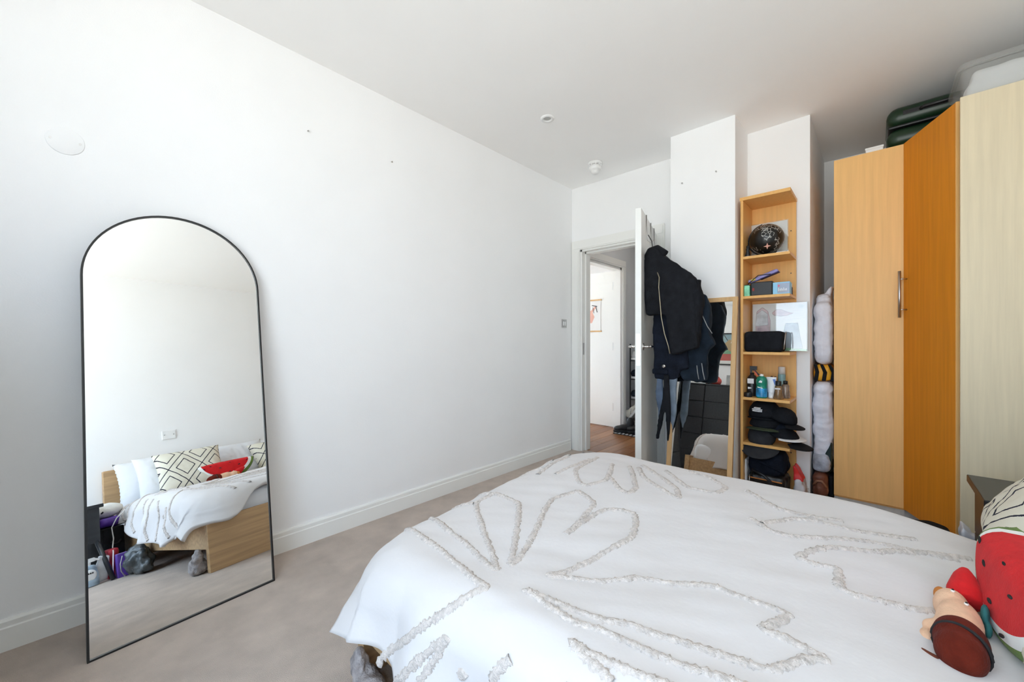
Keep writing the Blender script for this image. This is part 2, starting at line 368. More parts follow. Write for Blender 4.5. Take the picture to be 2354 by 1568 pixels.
# poster hung on the far door
po = thing('poster_hanger', (4.575, 2.83, .98), 'white print with wooden rails hung on the hall door', 'poster')
fp = lambda x, y, d: Vector((4.583-d, x, y))
M_paper = mat('poster_paper', (.82, .82, .80), .8, var=0)
add('print', MB().prism([(2.67, 1.25), (3.0, 1.25), (3.0, 1.66), (2.67, 1.66)], fp, .003, .005), M_paper, po)
for z in (1.24, 1.655):
    add('rail', MB().box((4.570, 2.655, z), (4.583, 3.015, z+.018)), M_oakframe, po)
add('hand_drawing', MB().prism([(2.80, 1.36), (2.76, 1.44), (2.79, 1.50), (2.73, 1.57), (2.76, 1.58), (2.82, 1.52), (2.84, 1.57), (2.86, 1.50), (2.90, 1.45), (2.86, 1.36)], fp, .005, .006), mat('pink_print', (.78, .45, .36), .8, var=.1), po)
add('sketch_lines', MB().prism([(2.715, 1.50), (2.725, 1.50), (2.745, 1.58), (2.735, 1.58)], fp, .006, .007).prism([(2.765, 1.49), (2.772, 1.49), (2.79, 1.57), (2.783, 1.57)], fp, .006, .007).prism([(2.72, 1.575), (2.80, 1.59), (2.80, 1.60), (2.72, 1.585)], fp, .006, .007), mat('black_print', (.05, .05, .05), .8, var=0), po)
# framed picture and shoes in the hall
pf = thing('hall_picture', (5.2, HV-.02, 1.35), 'black framed picture on the grey hall wall', 'picture')
add('frame', MB().ring([(5.00, 1.32), (5.36, 1.32), (5.36, 1.86), (5.00, 1.86)], [(5.02, 1.34), (5.34, 1.34), (5.34, 1.84), (5.02, 1.84)], lambda x, y, d: Vector((x, HV-d, y)), 0, .02), M_blackmetal, pf)
add('print', MB().box((5.02, HV-.008, 1.34), (5.34, HV-.004, 1.84)), M_paper, pf)

# ---------------------------------------------------------------- small fixtures
dl = thing('downlight', (2.191, 1.702, H-.012), 'white recessed downlight set in the ceiling', 'downlight')
add('trim_ring', MB().lathe([(.026, H), (.026, H-.004), (.030, H-.009), (.045, H-.008), (.048, H)], (2.191, 1.702, 0), 28), M_white, dl, True)
add('lamp_face', MB().lathe([(0, H-.001), (.027, H-.001), (.027, H)], (2.191, 1.702, 0), 24), mat('dull_lamp', (.5, .5, .48), .3, var=0), dl)
sd = thing('smoke_detector', (3.03, 1.821, H-.10), 'white domed smoke detector on the ceiling', 'smoke detector')
add('base_plate', MB().lathe([(0, H), (.062, H), (.062, H-.016), (.055, H-.022), (0, H-.022)], (3.03, 1.821, 0), 28), M_white, sd, True)
for k in range(10):
    a = k*math.pi/5
    add('vent_fin', MB().box((-.008, -.004, H-.034), (.008, .004, H-.02), Matrix.Translation((3.03+.05*math.cos(a), 1.821+.05*math.sin(a), 0)) @ Matrix.Rotation(a, 4, 'Z')), M_white, sd)
add('sensor_cap', MB().lathe([(.05, H-.032), (.055, H-.042), (.046, H-.066), (.036, H-.07), (.034, H-.082), (.024, H-.096), (0, H-.098)], (3.03, 1.821, 0), 28).lathe([(0, H-.02), (.038, H-.02), (.038, H-.034), (0, H-.034)], (3.03, 1.821, 0)), M_white, sd, True)
sw = thing('light_switch', (3.252, VA, 1.25), 'brushed steel double light switch on the left wall', 'light switch')
add('plate', MB().rbox((3.209, VA-.007, 1.253), (3.295, VA, 1.339), .004), M_steel, sw)
for x in (3.238, 3.266): add('rocker', MB().rbox((x-.009, VA-.012, 1.275), (x+.009, VA-.005, 1.317), .003), M_white, sw)
so = thing('wall_socket', (1.10, VB, 1.01), 'white blanked socket plate on the wall above the bed', 'socket')
add('plate', MB().rbox((1.040, VB, 1.005), (1.150, VB+.010, 1.092), .005), M_white, so)
for x in (1.058, 1.132): add('screw', MB().cyl((x, VB+.009, 1.05), (x, VB+.0115, 1.05), .005), M_steel, so)
bp = thing('blanking_plate', (-.07, VA, 1.84), 'round white blanking plate high above the arched mirror', 'cover plate')
add('plate', MB().lathe([(0, .003), (.050, .003), (.052, .002), (.052, 0)], (0, 0, 0), 36, Matrix.Translation((-.071, VA, 1.90)) @ Matrix.Rotation(math.pi/2, 4, 'X')), M_wall, bp, True)
for x in (-.11, -.032): add('screw', MB().cyl((x, VA-.0025, 1.90), (x, VA-.004, 1.90), .0035), M_steel, bp)
for x, z, lab in ((.817, 2.288, 'small nail in the left wall above the arched mirror'), (1.329, 2.288, 'small nail high on the left wall nearer the doorway')):
    add('wall_nail', MB().cyl((x, VA, z), (x, VA-.012, z-.004), .0022, seg=8).cyl((x, VA-.012, z-.004), (x, VA-.0135, z-.0045), .005, seg=10), M_steel, label=lab, cat='nail')
for v, z, lab in ((1.075, 2.31, 'small screw in the pillar on the doorway side'), (.84, 2.33, 'small screw in the pillar on the shelf side')):
    add('wall_screw', MB().cyl((3.045, v, z), (3.035, v, z), .0035, seg=10).cyl((3.035, v, z), (3.033, v, z), .006, seg=10), M_steel, label=lab, cat='screw')

# ---------------------------------------------------------------- bed
BU0, BU1, BV0, BV1 = .610, 2.06, -.865, 1.278
bed = thing('bed', ((BU0+BU1)/2, .2, 0), 'low oak veneer double bed frame with a plain footboard', 'bed')
add('headboard', MB().box((BU0, BV0, 0), (BU1, BV0+.05, .80)), M_bed, bed, bevel=.002)
add('footboard', MB().box((BU0, BV1-.04, 0), (BU1, BV1, .29)), M_bed, bed, bevel=.002)
for a, b in ((BU0+.012, BU0+.042), (BU1-.042, BU1-.012)):
    add('side_rail', MB().box((a, BV0+.05, .125), (b, BV1-.04, .275)), M_bed, bed, bevel=.002)
for k in range(15):
    v = BV0+.16+k*.133
    add('slat', MB().box((BU0+.042, v, .195), (BU1-.042, v+.07, .213)), M_oakframe, bed)
add('centre_beam', MB().box(((BU0+BU1)/2-.03, BV0+.05, .15), ((BU0+BU1)/2+.03, BV1-.04, .195)), M_blackmetal, bed)
add('mattress', MB().rbox((BU0+.055, BV0+.06, .215), (BU1-.055, BV1-.05, .405), .05, seg=4), M_sheet, smooth=True, label='mattress in a pale blue white fitted sheet on the oak bed', cat='mattress')

# ---------------------------------------------------------------- duvet (cloth coordinates a across, b along; hangs over the mattress edges)
DU0,DU1,DV0,DV1,DR,DRH=0.70,1.90,-.42,1.17,.13,.20
def sm(x,a,b):
    t=max(0,min(1,(x-a)/(b-a))); return t*t*(3-2*t)
def dtop(a,b): return .516-.046*(1-sm(a,.7,1.7))*sm(b,.3,1.05)-.035*(1-sm(b,-.4,.05))
def ov_near(b): return .22+.16*sm(b,-.25,.5)-(.38-.30)*sm(b,.92,1.2)
def ov_foot(a): return .12+(.26-.12)*sm(a,.42,.66)-.15*sm(a,.70,.96)+.25*sm(a,1.05,1.55)
OV_FAR=.36
def dmap(a,b):
    cu=min(max(a,DU0+DRH),DU1-DRH); cv=min(b,DV1-DRH)
    du=a-cu; dv=b-cv; s=math.hypot(du,dv); d=s-DRH; z=dtop(a,min(b,DV1))
    if d<=0: return (a,b,z)
    nu,nv=du/s,dv/s
    k=min(1,1.6*min(abs(nu),abs(nv))) if a<1 else 0
    r=DR*(1+.8*k); fl=.22+.40*k; q=r*math.pi/2*(1-.25*k)
    if d<q: o=r*math.sin(d/r); dr=r*(1-math.cos(d/r))
    else: e=d-q; o=r*math.sin(q/r)+fl*e; dr=r*(1-math.cos(q/r))+math.sqrt(1-fl*fl)*e
    return (cu+nu*(DRH+o),cv+nv*(DRH+o),z-dr)
def dsurf(a, b):
    x, y, z = dmap(a, b)
    top = dtop(a, min(b, DV1)) - z
    k = .016*noise.noise(Vector((a*2.1, b*2.1, 1.3))) + .008*noise.noise(Vector((a*5, b*5, 7.7))) + .0035*noise.noise(Vector((a*16+b*6, b*7, 2.2)))
    if top > .05:                                # soft vertical folds where it hangs
        q = min(1, (top-.05)/.12)
        if a < DU0 and b < DV1: x -= q*(.020*math.sin(b*17+2*noise.noise(Vector((b*3, 0, 4)))) + .010*noise.noise(Vector((b*9, z*5, 0))))
        if a > DU1: x += q*.018*math.sin(b*15)
        if b > DV1: y += q*(.016*math.sin(a*19+1.0) + .012*noise.noise(Vector((a*8, z*6, 3))))
    return Vector((x, y, z + k*(1 if top < .12 else .3)))
def dnorm(a, b):
    e = .004
    n = (dsurf(a+e, b)-dsurf(a-e, b)).cross(dsurf(a, b+e)-dsurf(a, b-e)); n.normalize(); return n
def dgrid(s, t):
    bn = DV0 + (DV1+.3-DV0)*t
    a = (DU0-ov_near(bn))*(1-s) + (DU1+OV_FAR)*s
    b = DV0 + (DV1+ov_foot(a)-DV0)*t
    return dsurf(a, b)
mb = MB().grid(dgrid, 150, 160)
dv = add('duvet', mb, M_duvet, smooth=True, label='white cotton duvet with beige tufted line pattern spread over the bed', cat='duvet')
sdm = dv.modifiers.new('thickness', 'SOLIDIFY'); sdm.thickness = .022
sdm.offset = -1 if dv.data.polygons[150*80].normal.z > 0 else 1
TUFTS = [[[0.78,1.26],[0.752,1.108],[0.74,0.988],[0.712,0.864],[0.692,0.788],[0.684,0.728],[0.648,0.748],[0.612,0.768],[0.572,0.804],[0.528,0.856],[0.472,0.92],[0.416,0.988],[0.38,1.024],[0.36,1.028]],[[0.876,1.24],[0.84,1.088],[0.816,0.972],[0.788,0.868],[0.768,0.804],[0.764,0.772],[0.808,0.828],[0.864,0.912],[0.936,1.02],[1.016,1.136],[1.056,1.176],[1.148,1.172],[1.148,1.1],[1.136,1.024],[1.032,0.932],[0.936,0.856],[0.852,0.792],[0.808,0.756],[0.86,0.768],[0.94,0.8],[1.036,0.844],[1.14,0.9],[1.236,0.936],[1.296,0.92],[1.352,0.892],[1.324,0.832],[1.284,0.776],[1.196,0.76],[1.108,0.74],[1.044,0.736],[1.14,0.736],[1.212,0.736],[1.268,0.72],[1.304,0.676],[1.304,0.628],[1.244,0.592],[1.152,0.564],[1.084,0.572],[1.02,0.588],[0.952,0.6],[0.884,0.616],[0.828,0.636],[0.864,0.584],[0.9,0.52],[0.956,0.468],[0.96,0.472],[0.984,0.428],[1.008,0.372],[1.044,0.32],[1.056,0.292],[1.052,0.252],[1.056,0.208],[1.06,0.168],[1.06,0.144],[1.028,0.152],[1.0,0.164],[0.964,0.176],[0.968,0.152],[0.972,0.128],[0.968,0.1],[0.964,0.072],[0.936,0.1],[0.888,0.128],[0.864,0.144],[0.848,0.176],[0.832,0.228],[0.812,0.284],[0.792,0.344],[0.784,0.396],[0.764,0.432],[0.752,0.5],[0.744,0.568],[0.736,0.636],[0.724,0.552],[0.716,0.484],[0.732,0.432],[0.736,0.38],[0.74,0.316],[0.744,0.308],[0.752,0.264],[0.768,0.224],[0.78,0.188],[0.796,0.14]],[[0.38,0.916],[0.424,0.872],[0.472,0.832],[0.516,0.788],[0.544,0.752],[0.476,0.792],[0.428,0.816]],[[0.476,0.704],[0.492,0.696],[0.484,0.684]],[[0.692,0.256],[0.684,0.288],[0.676,0.32],[0.668,0.364],[0.664,0.412],[0.668,0.456],[0.656,0.42],[0.648,0.384],[0.64,0.348]],[[1.768,1.048],[1.54,1.028],[1.436,0.944],[1.424,0.896],[1.508,0.856],[1.624,0.896],[1.728,0.944]],[[1.552,0.856],[1.464,0.772],[1.436,0.716],[1.512,0.72],[1.672,0.812],[1.764,0.872]],[[1.772,0.828],[1.66,0.752],[1.564,0.632],[1.516,0.552],[1.6,0.588],[1.692,0.676],[1.828,0.836]],[[1.812,0.716],[1.652,0.56],[1.66,0.46],[1.748,0.448],[1.832,0.536],[1.88,0.636]],[[1.772,0.376],[1.668,0.268],[1.66,0.18],[1.704,0.084]],[[1.68,-0.168],[1.628,-0.068],[1.58,0.024],[1.508,0.116],[1.456,0.188],[1.452,0.248],[1.512,0.312]],[[1.496,0.276],[1.604,0.208],[1.632,0.144],[1.644,0.044],[1.736,-0.088]],[[1.728,-0.196],[1.652,-0.104],[1.524,0.004],[1.464,0.092],[1.412,0.132],[1.34,0.16],[1.336,0.12],[1.348,0.076],[1.264,0.068],[1.252,0.04],[1.272,-0.012],[1.288,-0.06],[1.32,-0.096]],[[1.456,1.084],[1.584,1.068],[1.72,1.064]],[[1.416,1.156],[1.528,1.176],[1.688,1.176]],[[0.3,0.62],[0.36,0.6],[0.44,0.58],[0.52,0.6],[0.58,0.56]],[[0.3,0.5],[0.4,0.46],[0.5,0.46],[0.6,0.42]],[[0.31,0.36],[0.4,0.33],[0.5,0.31],[0.6,0.3]],[[0.34,0.22],[0.45,0.17],[0.56,0.16],[0.66,0.05],[0.75,-0.05]],[[0.36,0.02],[0.46,-0.03],[0.56,-0.05],[0.66,-0.12],[0.6,-0.2],[0.5,-0.14],[0.4,-0.1]],[[0.42,-0.2],[0.52,-0.24],[0.64,-0.3]],[[1.62,1.22],[1.6,1.3],[1.56,1.38],[1.5,1.46]],[[1.74,1.2],[1.76,1.3],[1.77,1.4],[1.78,1.48]],[[1.84,1.18],[1.92,1.28],[1.99,1.36],[2.05,1.44]],[[1.5,1.2],[1.4,1.28],[1.33,1.36]],[[1.04,1.18],[1.02,1.22],[0.99,1.26]],[[1.14,1.18],[1.14,1.23],[1.13,1.28]]]
def tuft(path, wd=.0105):
    P = [Vector((max(a, DU0-ov_near(b)+.015), min(b, DV1+ov_foot(a)-.015))) for a, b in path]
    Q = []
    for i in range(len(P)-1):                   # Catmull-Rom, then even steps
        p0, p1, p2, p3 = P[max(i-1, 0)], P[i], P[i+1], P[min(i+2, len(P)-1)]
        n = max(2, int((p2-p1).length/.004))
        for k in range(n):
            t = k/n; m1, m2 = (p2-p0)*.22, (p3-p1)*.22
            Q.append(p1*(2*t**3-3*t*t+1) + m1*(t**3-2*t*t+t) + p2*(3*t*t-2*t**3) + m2*(t**3-t*t))
    Q.append(P[-1])
    mb = MB(); prev = None
    for i, q in enumerate(Q):
        d = Q[min(i+1, len(Q)-1)]-Q[max(i-1, 0)]
        if d.length < 1e-6: continue
        d.normalize(); s = Vector((-d.y, d.x))
        c = dsurf(q.x, q.y); n = dnorm(q.x, q.y)
        sd = (dsurf(q.x+s.x*.004, q.y+s.y*.004)-c).normalized()
        r = wd*(1+.45*random.uniform(-1, 1)*.8); h = wd*(.85+.4*random.random())
        row = [mb.b.verts.new(c + sd*(r*math.cos(f)*(1+.2*random.uniform(-1, 1))) + n*(.62*h*math.sin(f)*(1+.22*random.uniform(-1, 1))-.001)) for f in (0, .5, 1.1, 1.57, 2.04, 2.64, 3.14)]
        if prev:
            for j in range(6): mb.b.faces.new((prev[j], prev[j+1], row[j+1], row[j]))
        prev = row
    return mb
for p in TUFTS: add('tufted_line', tuft(p), M_tuft, dv, True)

# ---------------------------------------------------------------- cushions and pillows
def cushion_mat(name, base, line, cells=1.06, wd=.034):
    m, n, l, p = nodes_of(name); p.inputs['Roughness'].default_value = .9; p.inputs['Specular IOR Level'].default_value = .2
    uv = n.new('ShaderNodeUVMap'); sp = n.new('ShaderNodeSeparateXYZ'); l.new(uv.outputs[0], sp.inputs[0])
    nz = n.new('ShaderNodeTexNoise'); nz.inputs['Scale'].default_value = 60; l.new(uv.outputs[0], nz.inputs['Vector'])
    jit = mathn(n, l, 'MULTIPLY', mathn(n, l, 'SUBTRACT', nz.outputs['Fac'], .5), .022)
    x = mathn(n, l, 'MULTIPLY', sp.outputs[0], cells); y = mathn(n, l, 'MULTIPLY', sp.outputs[1], cells*.82)
    pq = []
    for op in ('ADD', 'SUBTRACT'):
        v = mathn(n, l, op, x, y); v = mathn(n, l, 'ADD', v, jit)
        fr = mathn(n, l, 'FRACT', mathn(n, l, 'ADD', v, 20.27)); pq.append(mathn(n, l, 'ABSOLUTE', mathn(n, l, 'SUBTRACT', fr, .5)))
    mx = mathn(n, l, 'MAXIMUM', pq[0], pq[1])
    outer = mathn(n, l, 'GREATER_THAN', mx, .5-wd*.55)
    inner = mathn(n, l, 'LESS_THAN', mathn(n, l, 'ABSOLUTE', mathn(n, l, 'SUBTRACT', mx, .28)), wd*.55)
    msk = mathn(n, l, 'MAXIMUM', outer, inner)
    mix = n.new('ShaderNodeMix'); mix.data_type = 'RGBA'
    l.new(msk, mix.inputs[0]); mix.inputs[6].default_value = (*base, 1); mix.inputs[7].default_value = (*line, 1)
    l.new(mix.outputs[2], p.inputs['Base Color'])
    b = n.new('ShaderNodeTexNoise'); b.inputs['Scale'].default_value = 220
    bu = n.new('ShaderNodeBump'); bu.inputs['Strength'].default_value = .25; bu.inputs['Distance'].default_value = .01
    l.new(uv.outputs[0], b.inputs['Vector']); l.new(mathn(n, l, 'ADD', b.outputs['Fac'], msk), bu.inputs['Height']); l.new(bu.outputs['Normal'], p.inputs['Normal'])
    return m
M_diamond = cushion_mat('diamond_cushion_cloth', (.74, .70, .58), (.03, .03, .045))
def cushion(name, c, w, h, t, tilt, yaw, m, label, cat, wr=.004, ruff=0, roll=0, group=None, sag=0):
    """stuffed cushion: w along local x, h along local y, t thick; stands on its lower edge, leaning back by tilt"""
    R_ = Matrix.Translation(c) @ Matrix.Rotation(yaw, 4, 'Z') @ Matrix.Rotation(math.pi/2 + tilt, 4, 'X') @ Matrix.Rotation(roll, 4, 'Z')
    N = 34; mb = MB(); b = mb.b; uvl = b.loops.layers.uv.new('UVMap'); uvs = {}
    for side in (1, -1):
        V = {}
        for i in range(N+1):
            for j in range(N+1):
                x, y = -1+2*i/N, -1+2*j/N
                px = x*(1-.07*(1-y*y)); py = y*(1-.07*(1-x*x))
                th = max(0, (1-x**4)*(1-y**4))**.55
                edge = 1-max(abs(x), abs(y))
                z = side*(t/2*th + .001)
                q = Vector((px*w/2, py*h/2 - sag*(1-x*x)*(y+1)*.5, z))
                f = min(1, edge*5)
                q.z += side*wr*noise.noise(Vector((px*w*14, py*h*14, side*3+c[0]*9)))*f + side*wr*.8*noise.noise(Vector((px*w*40, py*h*10, side*3)))*f*.5
                if ruff and edge < .12:
                    q.z += ruff*math.sin((x*h+y*w)*60)*(.12-edge)/.12
                vv = b.verts.new(R_ @ q); V[i, j] = vv; uvs[vv] = (px*w/.5, py*h/.5)
        for i in range(N):
            for j in range(N):
                fc = (V[i, j], V[i+1, j], V[i+1, j+1], V[i, j+1]); fc = fc if side > 0 else fc[::-1]
                F_ = b.faces.new(fc)
                for lp in F_.loops: lp[uvl].uv = uvs[lp.vert]
    bmesh.ops.remove_doubles(b, verts=b.verts[:], dist=.0022)
    return add(name, mb, m, smooth=True, label=label, cat=cat, group=group)
# back row against the headboard, then diamond cushions; every one leans back on the one behind
cushion('ruffled_pillow', (1.00, -.66, .62), .70, .46, .16, -.30, math.pi, M_pillow, 'white ruffled pillow leaning on the headboard at the near side', 'pillow', .006, .012)
cushion('ruffled_pillow', (1.76, -.66, .62), .70, .46, .16, -.30, math.pi, M_pillow, 'white ruffled pillow leaning on the headboard at the far side', 'pillow', .006, .012)
cushion('plain_pillow', (1.02, -.50, .64), .56, .44, .15, -.38, math.pi, M_pillow, 'plain white pillow behind the near diamond cushion', 'pillow', .008)
cushion('plain_pillow', (1.55, -.52, .64), .50, .42, .15, -.36, math.pi, M_pillow, 'plain white pillow between the two diamond cushions', 'pillow', .008)
cushion('diamond_cushion', (1.08, -.33, .655), .50, .42, .15, -.50, math.pi+.06, M_diamond, 'cream cushion with black diamond lines at the near side of the bed', 'cushion', .005)
cushion('diamond_cushion', (1.85, -.37, .625), .48, .38, .17, -.62, math.pi-.10, M_diamond, 'cream cushion with black diamond lines at the far side of the bed', 'cushion', .005)

# ---------------------------------------------------------------- watermelon cushion
wm = thing('watermelon_cushion', (1.36, -.18, .49), 'plush red watermelon slice cushion with green rind on the bed', 'cushion')
WM = Matrix.Translation((1.31, -.256, .562)) @ Matrix.Rotation(math.pi+.10, 4, 'Z') @ Matrix.Rotation(math.pi/2-.22, 4, 'X')
def slice_pt(r, a, rad=.25, hh=.76):            # half disc, arc downwards, flat edge on top
    return (r*rad*math.cos(a), .10+r*rad*hh*math.sin(a))
def slice_th(y, th):                            # full thickness, closing round towards the flat top edge
    k = min(1, max(0, .10-y)/.055)
    return th*math.sqrt(max(0, 1-(1-k)**2))
def slice_part(r0, r1, th0, th1, side):
    def f(s, t):
        r = r0+(r1-r0)*s; x, y = slice_pt(r, math.pi + math.pi*t)
        return WM @ Vector((x, y, side*slice_th(y, th0+(th1-th0)*s)))
    return MB().grid(f, 14, 56)
M_red = mat('red_plush', (.58, .016, .018), .9, var=.10, scale=30, bump=.15, bscale=200, sheen=.06, spec=.15)
M_rindw = mat('white_plush', (.80, .80, .76), .9, var=.03, bump=.15, bscale=200, sheen=.3)
M_rindg = mat('green_plush', (.13, .22, .035), .9, var=.35, scale=14, bump=.2, bscale=200, sheen=.06)
for sd_ in (1, -1):
    add('red_face', slice_part(.0, .76, .078, .072, sd_), M_red, wm, True)
    add('white_rind', slice_part(.76, .87, .072, .064, sd_), M_rindw, wm, True)
def rind(s, t):
    f = -math.pi/2 + math.pi*s
    x, y = slice_pt(.87+.13*math.cos(f), math.pi + math.pi*t)
    return WM @ Vector((x, y, math.sin(f)*slice_th(y, .064)))
add('green_rind', MB().grid(rind, 16, 56), M_rindg, wm, True)
M_seed = mat('black_seed', (.012, .01, .01), .8, var=0)
for sx, sy in ((-.17, .06), (-.10, .03), (-.03, .065), (.05, .03), (.12, .06), (.17, .045), (-.12, -.03), (-.02, -.02), (.07, -.045), (.0, -.09)):
    add('seed', MB().sph((0, 0, 0), (.011, .004, .0025), WM @ Matrix.Translation((sx, sy, slice_th(sy, .0745))) @ Matrix.Rotation(.4*sx*10, 4, 'Z'), 10, 6), M_seed, wm, True)

# ---------------------------------------------------------------- small plush toy lying in front of the watermelon
pt = thing('plush_toy', (1.25, -.12, .482), 'small plush toy with red cone hat and brown base lying on the duvet', 'plush toy')
M_peach = mat('peach_plush', (.78, .50, .33), .95, var=.10, scale=30, bump=.25, bscale=220, sheen=.08, spec=.1)
M_brownp = mat('brown_plush', (.115, .016, .008), .95, var=.3, scale=26, bump=.3, bscale=220, sheen=.03, spec=.1)
M_rust = mat('rust_plush', (.52, .18, .035), .95, var=.1, bump=.2, bscale=220)
M_teal = mat('teal_felt', (.02, .13, .13), .9, var=.1)
ax = Vector((1.0, -.105, 0)).normalized(); sx_ = Vector((.105, 1.0, 0)).normalized()
def pp(x, y, z): return Vector((1.18, -.116, .474)) + ax*x + sx_*y + Vector((0, 0, z))
RT = Matrix(((ax.x, sx_.x, 0, 0), (ax.y, sx_.y, 0, 0), (0, 0, 1, 0), (0, 0, 0, 1)))
soft('body', MB().sph(pp(.085, -.004, .042), (.080, .036, .040), RT).sph(pp(.150, .008, .042), (.045, .030, .038), RT).sph(pp(.065, .036, .020), (.022, .016, .018), RT).sph(pp(.03, .040, .016), (.026, .015, .016), RT), M_peach, pt, .005, 6)
soft('red_hat', MB().lathe([(0, 0), (.030, .002), (.030, .03), (.020, .07), (.008, .095), (0, .098)], pp(.175, -.012, .050), 20, RT @ Matrix.Rotation(1.05, 4, 'Y')), M_red, pt, .005, 4)
soft('nose_patch', MB().sph(pp(.178, .026, .050), (.017, .012, .018), RT), M_rust, pt, .004, 3)
soft('brown_base', MB().sph(pp(.012, -.006, .042), (.050, .041, .044), RT).sph(pp(-.025, -.006, .038), (.044, .038, .040), RT), M_brownp, pt, .005, 5)
add('strap_ring', MB().tube([pp(-.006+.010*math.cos(a), -.006+.0395*math.cos(a), .0405+.0425*math.sin(a)) for a in [k*2*math.pi/28 for k in range(28)]], .003, 6, True), M_seed, pt, True)
soft('tail_strap', MB().tube([pp(-.05, .02, .014), pp(-.04, .046, .012), pp(-.012, .058, .010), pp(.006, .070, .010), pp(.024, .080, .012)], [.012, .013, .009, .011, .005], 10), mat('brown_felt', (.15, .035, .014), .9, var=.2), pt, .004, 3)
soft('black_foot', MB().sph(pp(.115, .050, .016), (.018, .010, .009), RT).sph(pp(.130, .038, .018), (.014, .014, .010), RT), M_seed, pt, .004, 3)
soft('teal_collar', MB().sph(pp(.125, -.040, .062), (.022, .007, .020), RT).sph(pp(.105, -.044, .040), (.016, .006, .016), RT), M_teal, pt, .0035, 2)
for x, y in ((.150, .006), (.105, -.014)):
    e = add('eye', MB().sph(pp(x, y, .080), (.0055, .004, .003), RT, 12, 8), mat('white_eye', (.8, .78, .72), .3, var=0), pt, True)
    add('pupil', MB().sph(pp(x, y, .0825), (.003, .0024, .002), RT, 10, 6), M_seed, e, True)

# ---------------------------------------------------------------- arched floor mirror leaning on the left wall
am = thing('arched_mirror', (.285, 2.04, 0), 'tall arched floor mirror with thin black frame leaning on the wall', 'mirror')
fa = frame_fn((-.012, 2.002, .0), (.996, .093, 0), (-.013, .141, .99), (.092, -.986, .142))
def arch(r, y0, ys, n=40):
    c = .299
    return [(c-r, y0), (c+r, y0)] + [(c+r*math.cos(math.pi*k/n), ys+r*math.sin(math.pi*k/n)) for k in range(n+1)]
o_, i_ = arch(.299, .0, 1.385), arch(.2925, .0065, 1.385)
add('frame', MB().ring(o_, i_, fa, -.020, .0), M_blackmetal, am)
add('mirror_glass', MB().prism(arch(.2925, .0065, 1.385), fa, -.012, -.006), M_mirror, am)
add('backing', MB().prism(arch(.2925, .0065, 1.385), fa, -.0195, -.013), M_blackmetal, am)

# ---------------------------------------------------------------- oak framed mirror leaning on the pillar
om = thing('oak_framed_mirror', (2.84, .915, 0), 'long oak framed mirror leaning on the pillar', 'mirror')
fo = frame_fn((2.843, 1.13, 0), (0, -1, 0), (.125, 0, 1), (-1, 0, .125))
OW, OH = .432, 1.437
for a, b, c, d in ((0, .03, 0, OH), (OW-.03, OW, 0, OH), (.03, OW-.03, 0, .03), (.03, OW-.03, OH-.03, OH)):
    add('frame_bar', MB().prism([(a, c), (b, c), (b, d), (a, d)], fo, -.02, .004), M_oakframe, om, bevel=.0015)
add('mirror_glass', MB().prism([(.028, .028), (OW-.028, .028), (OW-.028, OH-.028), (.028, OH-.028)], fo, -.010, -.004), M_mirror, om)
add('backing', MB().prism([(.028, .028), (OW-.028, .028), (OW-.028, OH-.028), (.028, OH-.028)], fo, -.018, -.011), M_blackwood, om)

# ---------------------------------------------------------------- wardrobes
WT = 2.36
lw = thing('niche_wardrobe', (3.79, .05, 0), 'tall maple wardrobe with flat front set in the recess', 'wardrobe')
add('body', MB().box((3.502, .198, .05), (4.08, .216, WT)).box((3.502, -.298, .05), (4.08, -.28, WT)).box((3.502, -.28, WT-.018), (4.08, .198, WT)).box((4.07, -.28, .05), (4.08, .198, WT-.018)).box((3.502, -.28, .05), (4.08, .198, .075)), M_maple, lw)
add('door', MB().box((3.482, -.275, .065), (3.500, .217, WT)), M_maple, lw, bevel=.0015)
M_plinth = mat('pale_plinth', (.60, .58, .55), .5, var=.06, scale=4, stretch=(1, 8, 1))
add('plinth', MB().box((3.515, -.29, 0), (3.53, .216, .06)), M_plinth, lw)
for a in (.20, -.128): add('plinth_block', MB().box((3.503, a, 0), (3.515, a+.016, .062)), M_plinth, lw)
rw = thing('side_wardrobe', (3.34, -.58, 0), 'tall pale maple wardrobe end panel nearest the bed', 'wardrobe')
add('side_panel', MB().box((3.012, VB+.005, .0), (3.030, -.310, WT)), M_pale, rw, bevel=.002)
add('back_panel', MB().box((3.030, VB+.003, .02), (3.50, VB+.012, WT-.018)), M_pale, rw)
add('top_panel', MB().box((3.030, VB+.005, WT-.018), (3.47, -.325, WT)), M_pale, rw)
add('inner_panel', MB().box((3.45, VB+.012, .02), (3.468, -.325, WT-.018)), M_pale, rw)
add('base_panel', MB().box((3.030, VB+.012, .06), (3.45, -.325, .078)), M_blackwood, rw)
for z in (.5, .95, 1.4, 1.85): add('shelf', MB().box((3.031, VB+.013, z), (3.449, -.34, z+.018)), M_pale, rw)
h0, h1 = Vector((3.050, -.300, 0)), Vector((3.474, -.122, 0)); hd = (h1-h0).normalized(); hn = Vector((-hd.y, hd.x, 0)); hw = (h1-h0).length
fh = lambda x, y, d: h0 + hd*x + Vector((0, 0, y)) + hn*d
dr = add('door', MB().prism([(0, .065), (hw, .065), (hw, WT-.002), (0, WT-.002)], fh, -.018, 0), M_mapleshade, rw, bevel=.0015, label='maple wardrobe door standing ajar, its orange tone deepened for shade')
add('edge_strip', MB().prism([(-.001, .065), (.004, .065), (.004, WT-.002), (-.001, WT-.002)], fh, -.0185, .0006), M_maple, dr)
bar = MB().cyl(fh(hw-.035, 1.265, .036), fh(hw-.035, 1.555, .036), .0075, seg=14)
for z in (1.315, 1.505): bar.cyl(fh(hw-.035, z, 0), fh(hw-.035, z, .036), .005, seg=10)
add('bar_handle', bar, M_steel, dr, True)
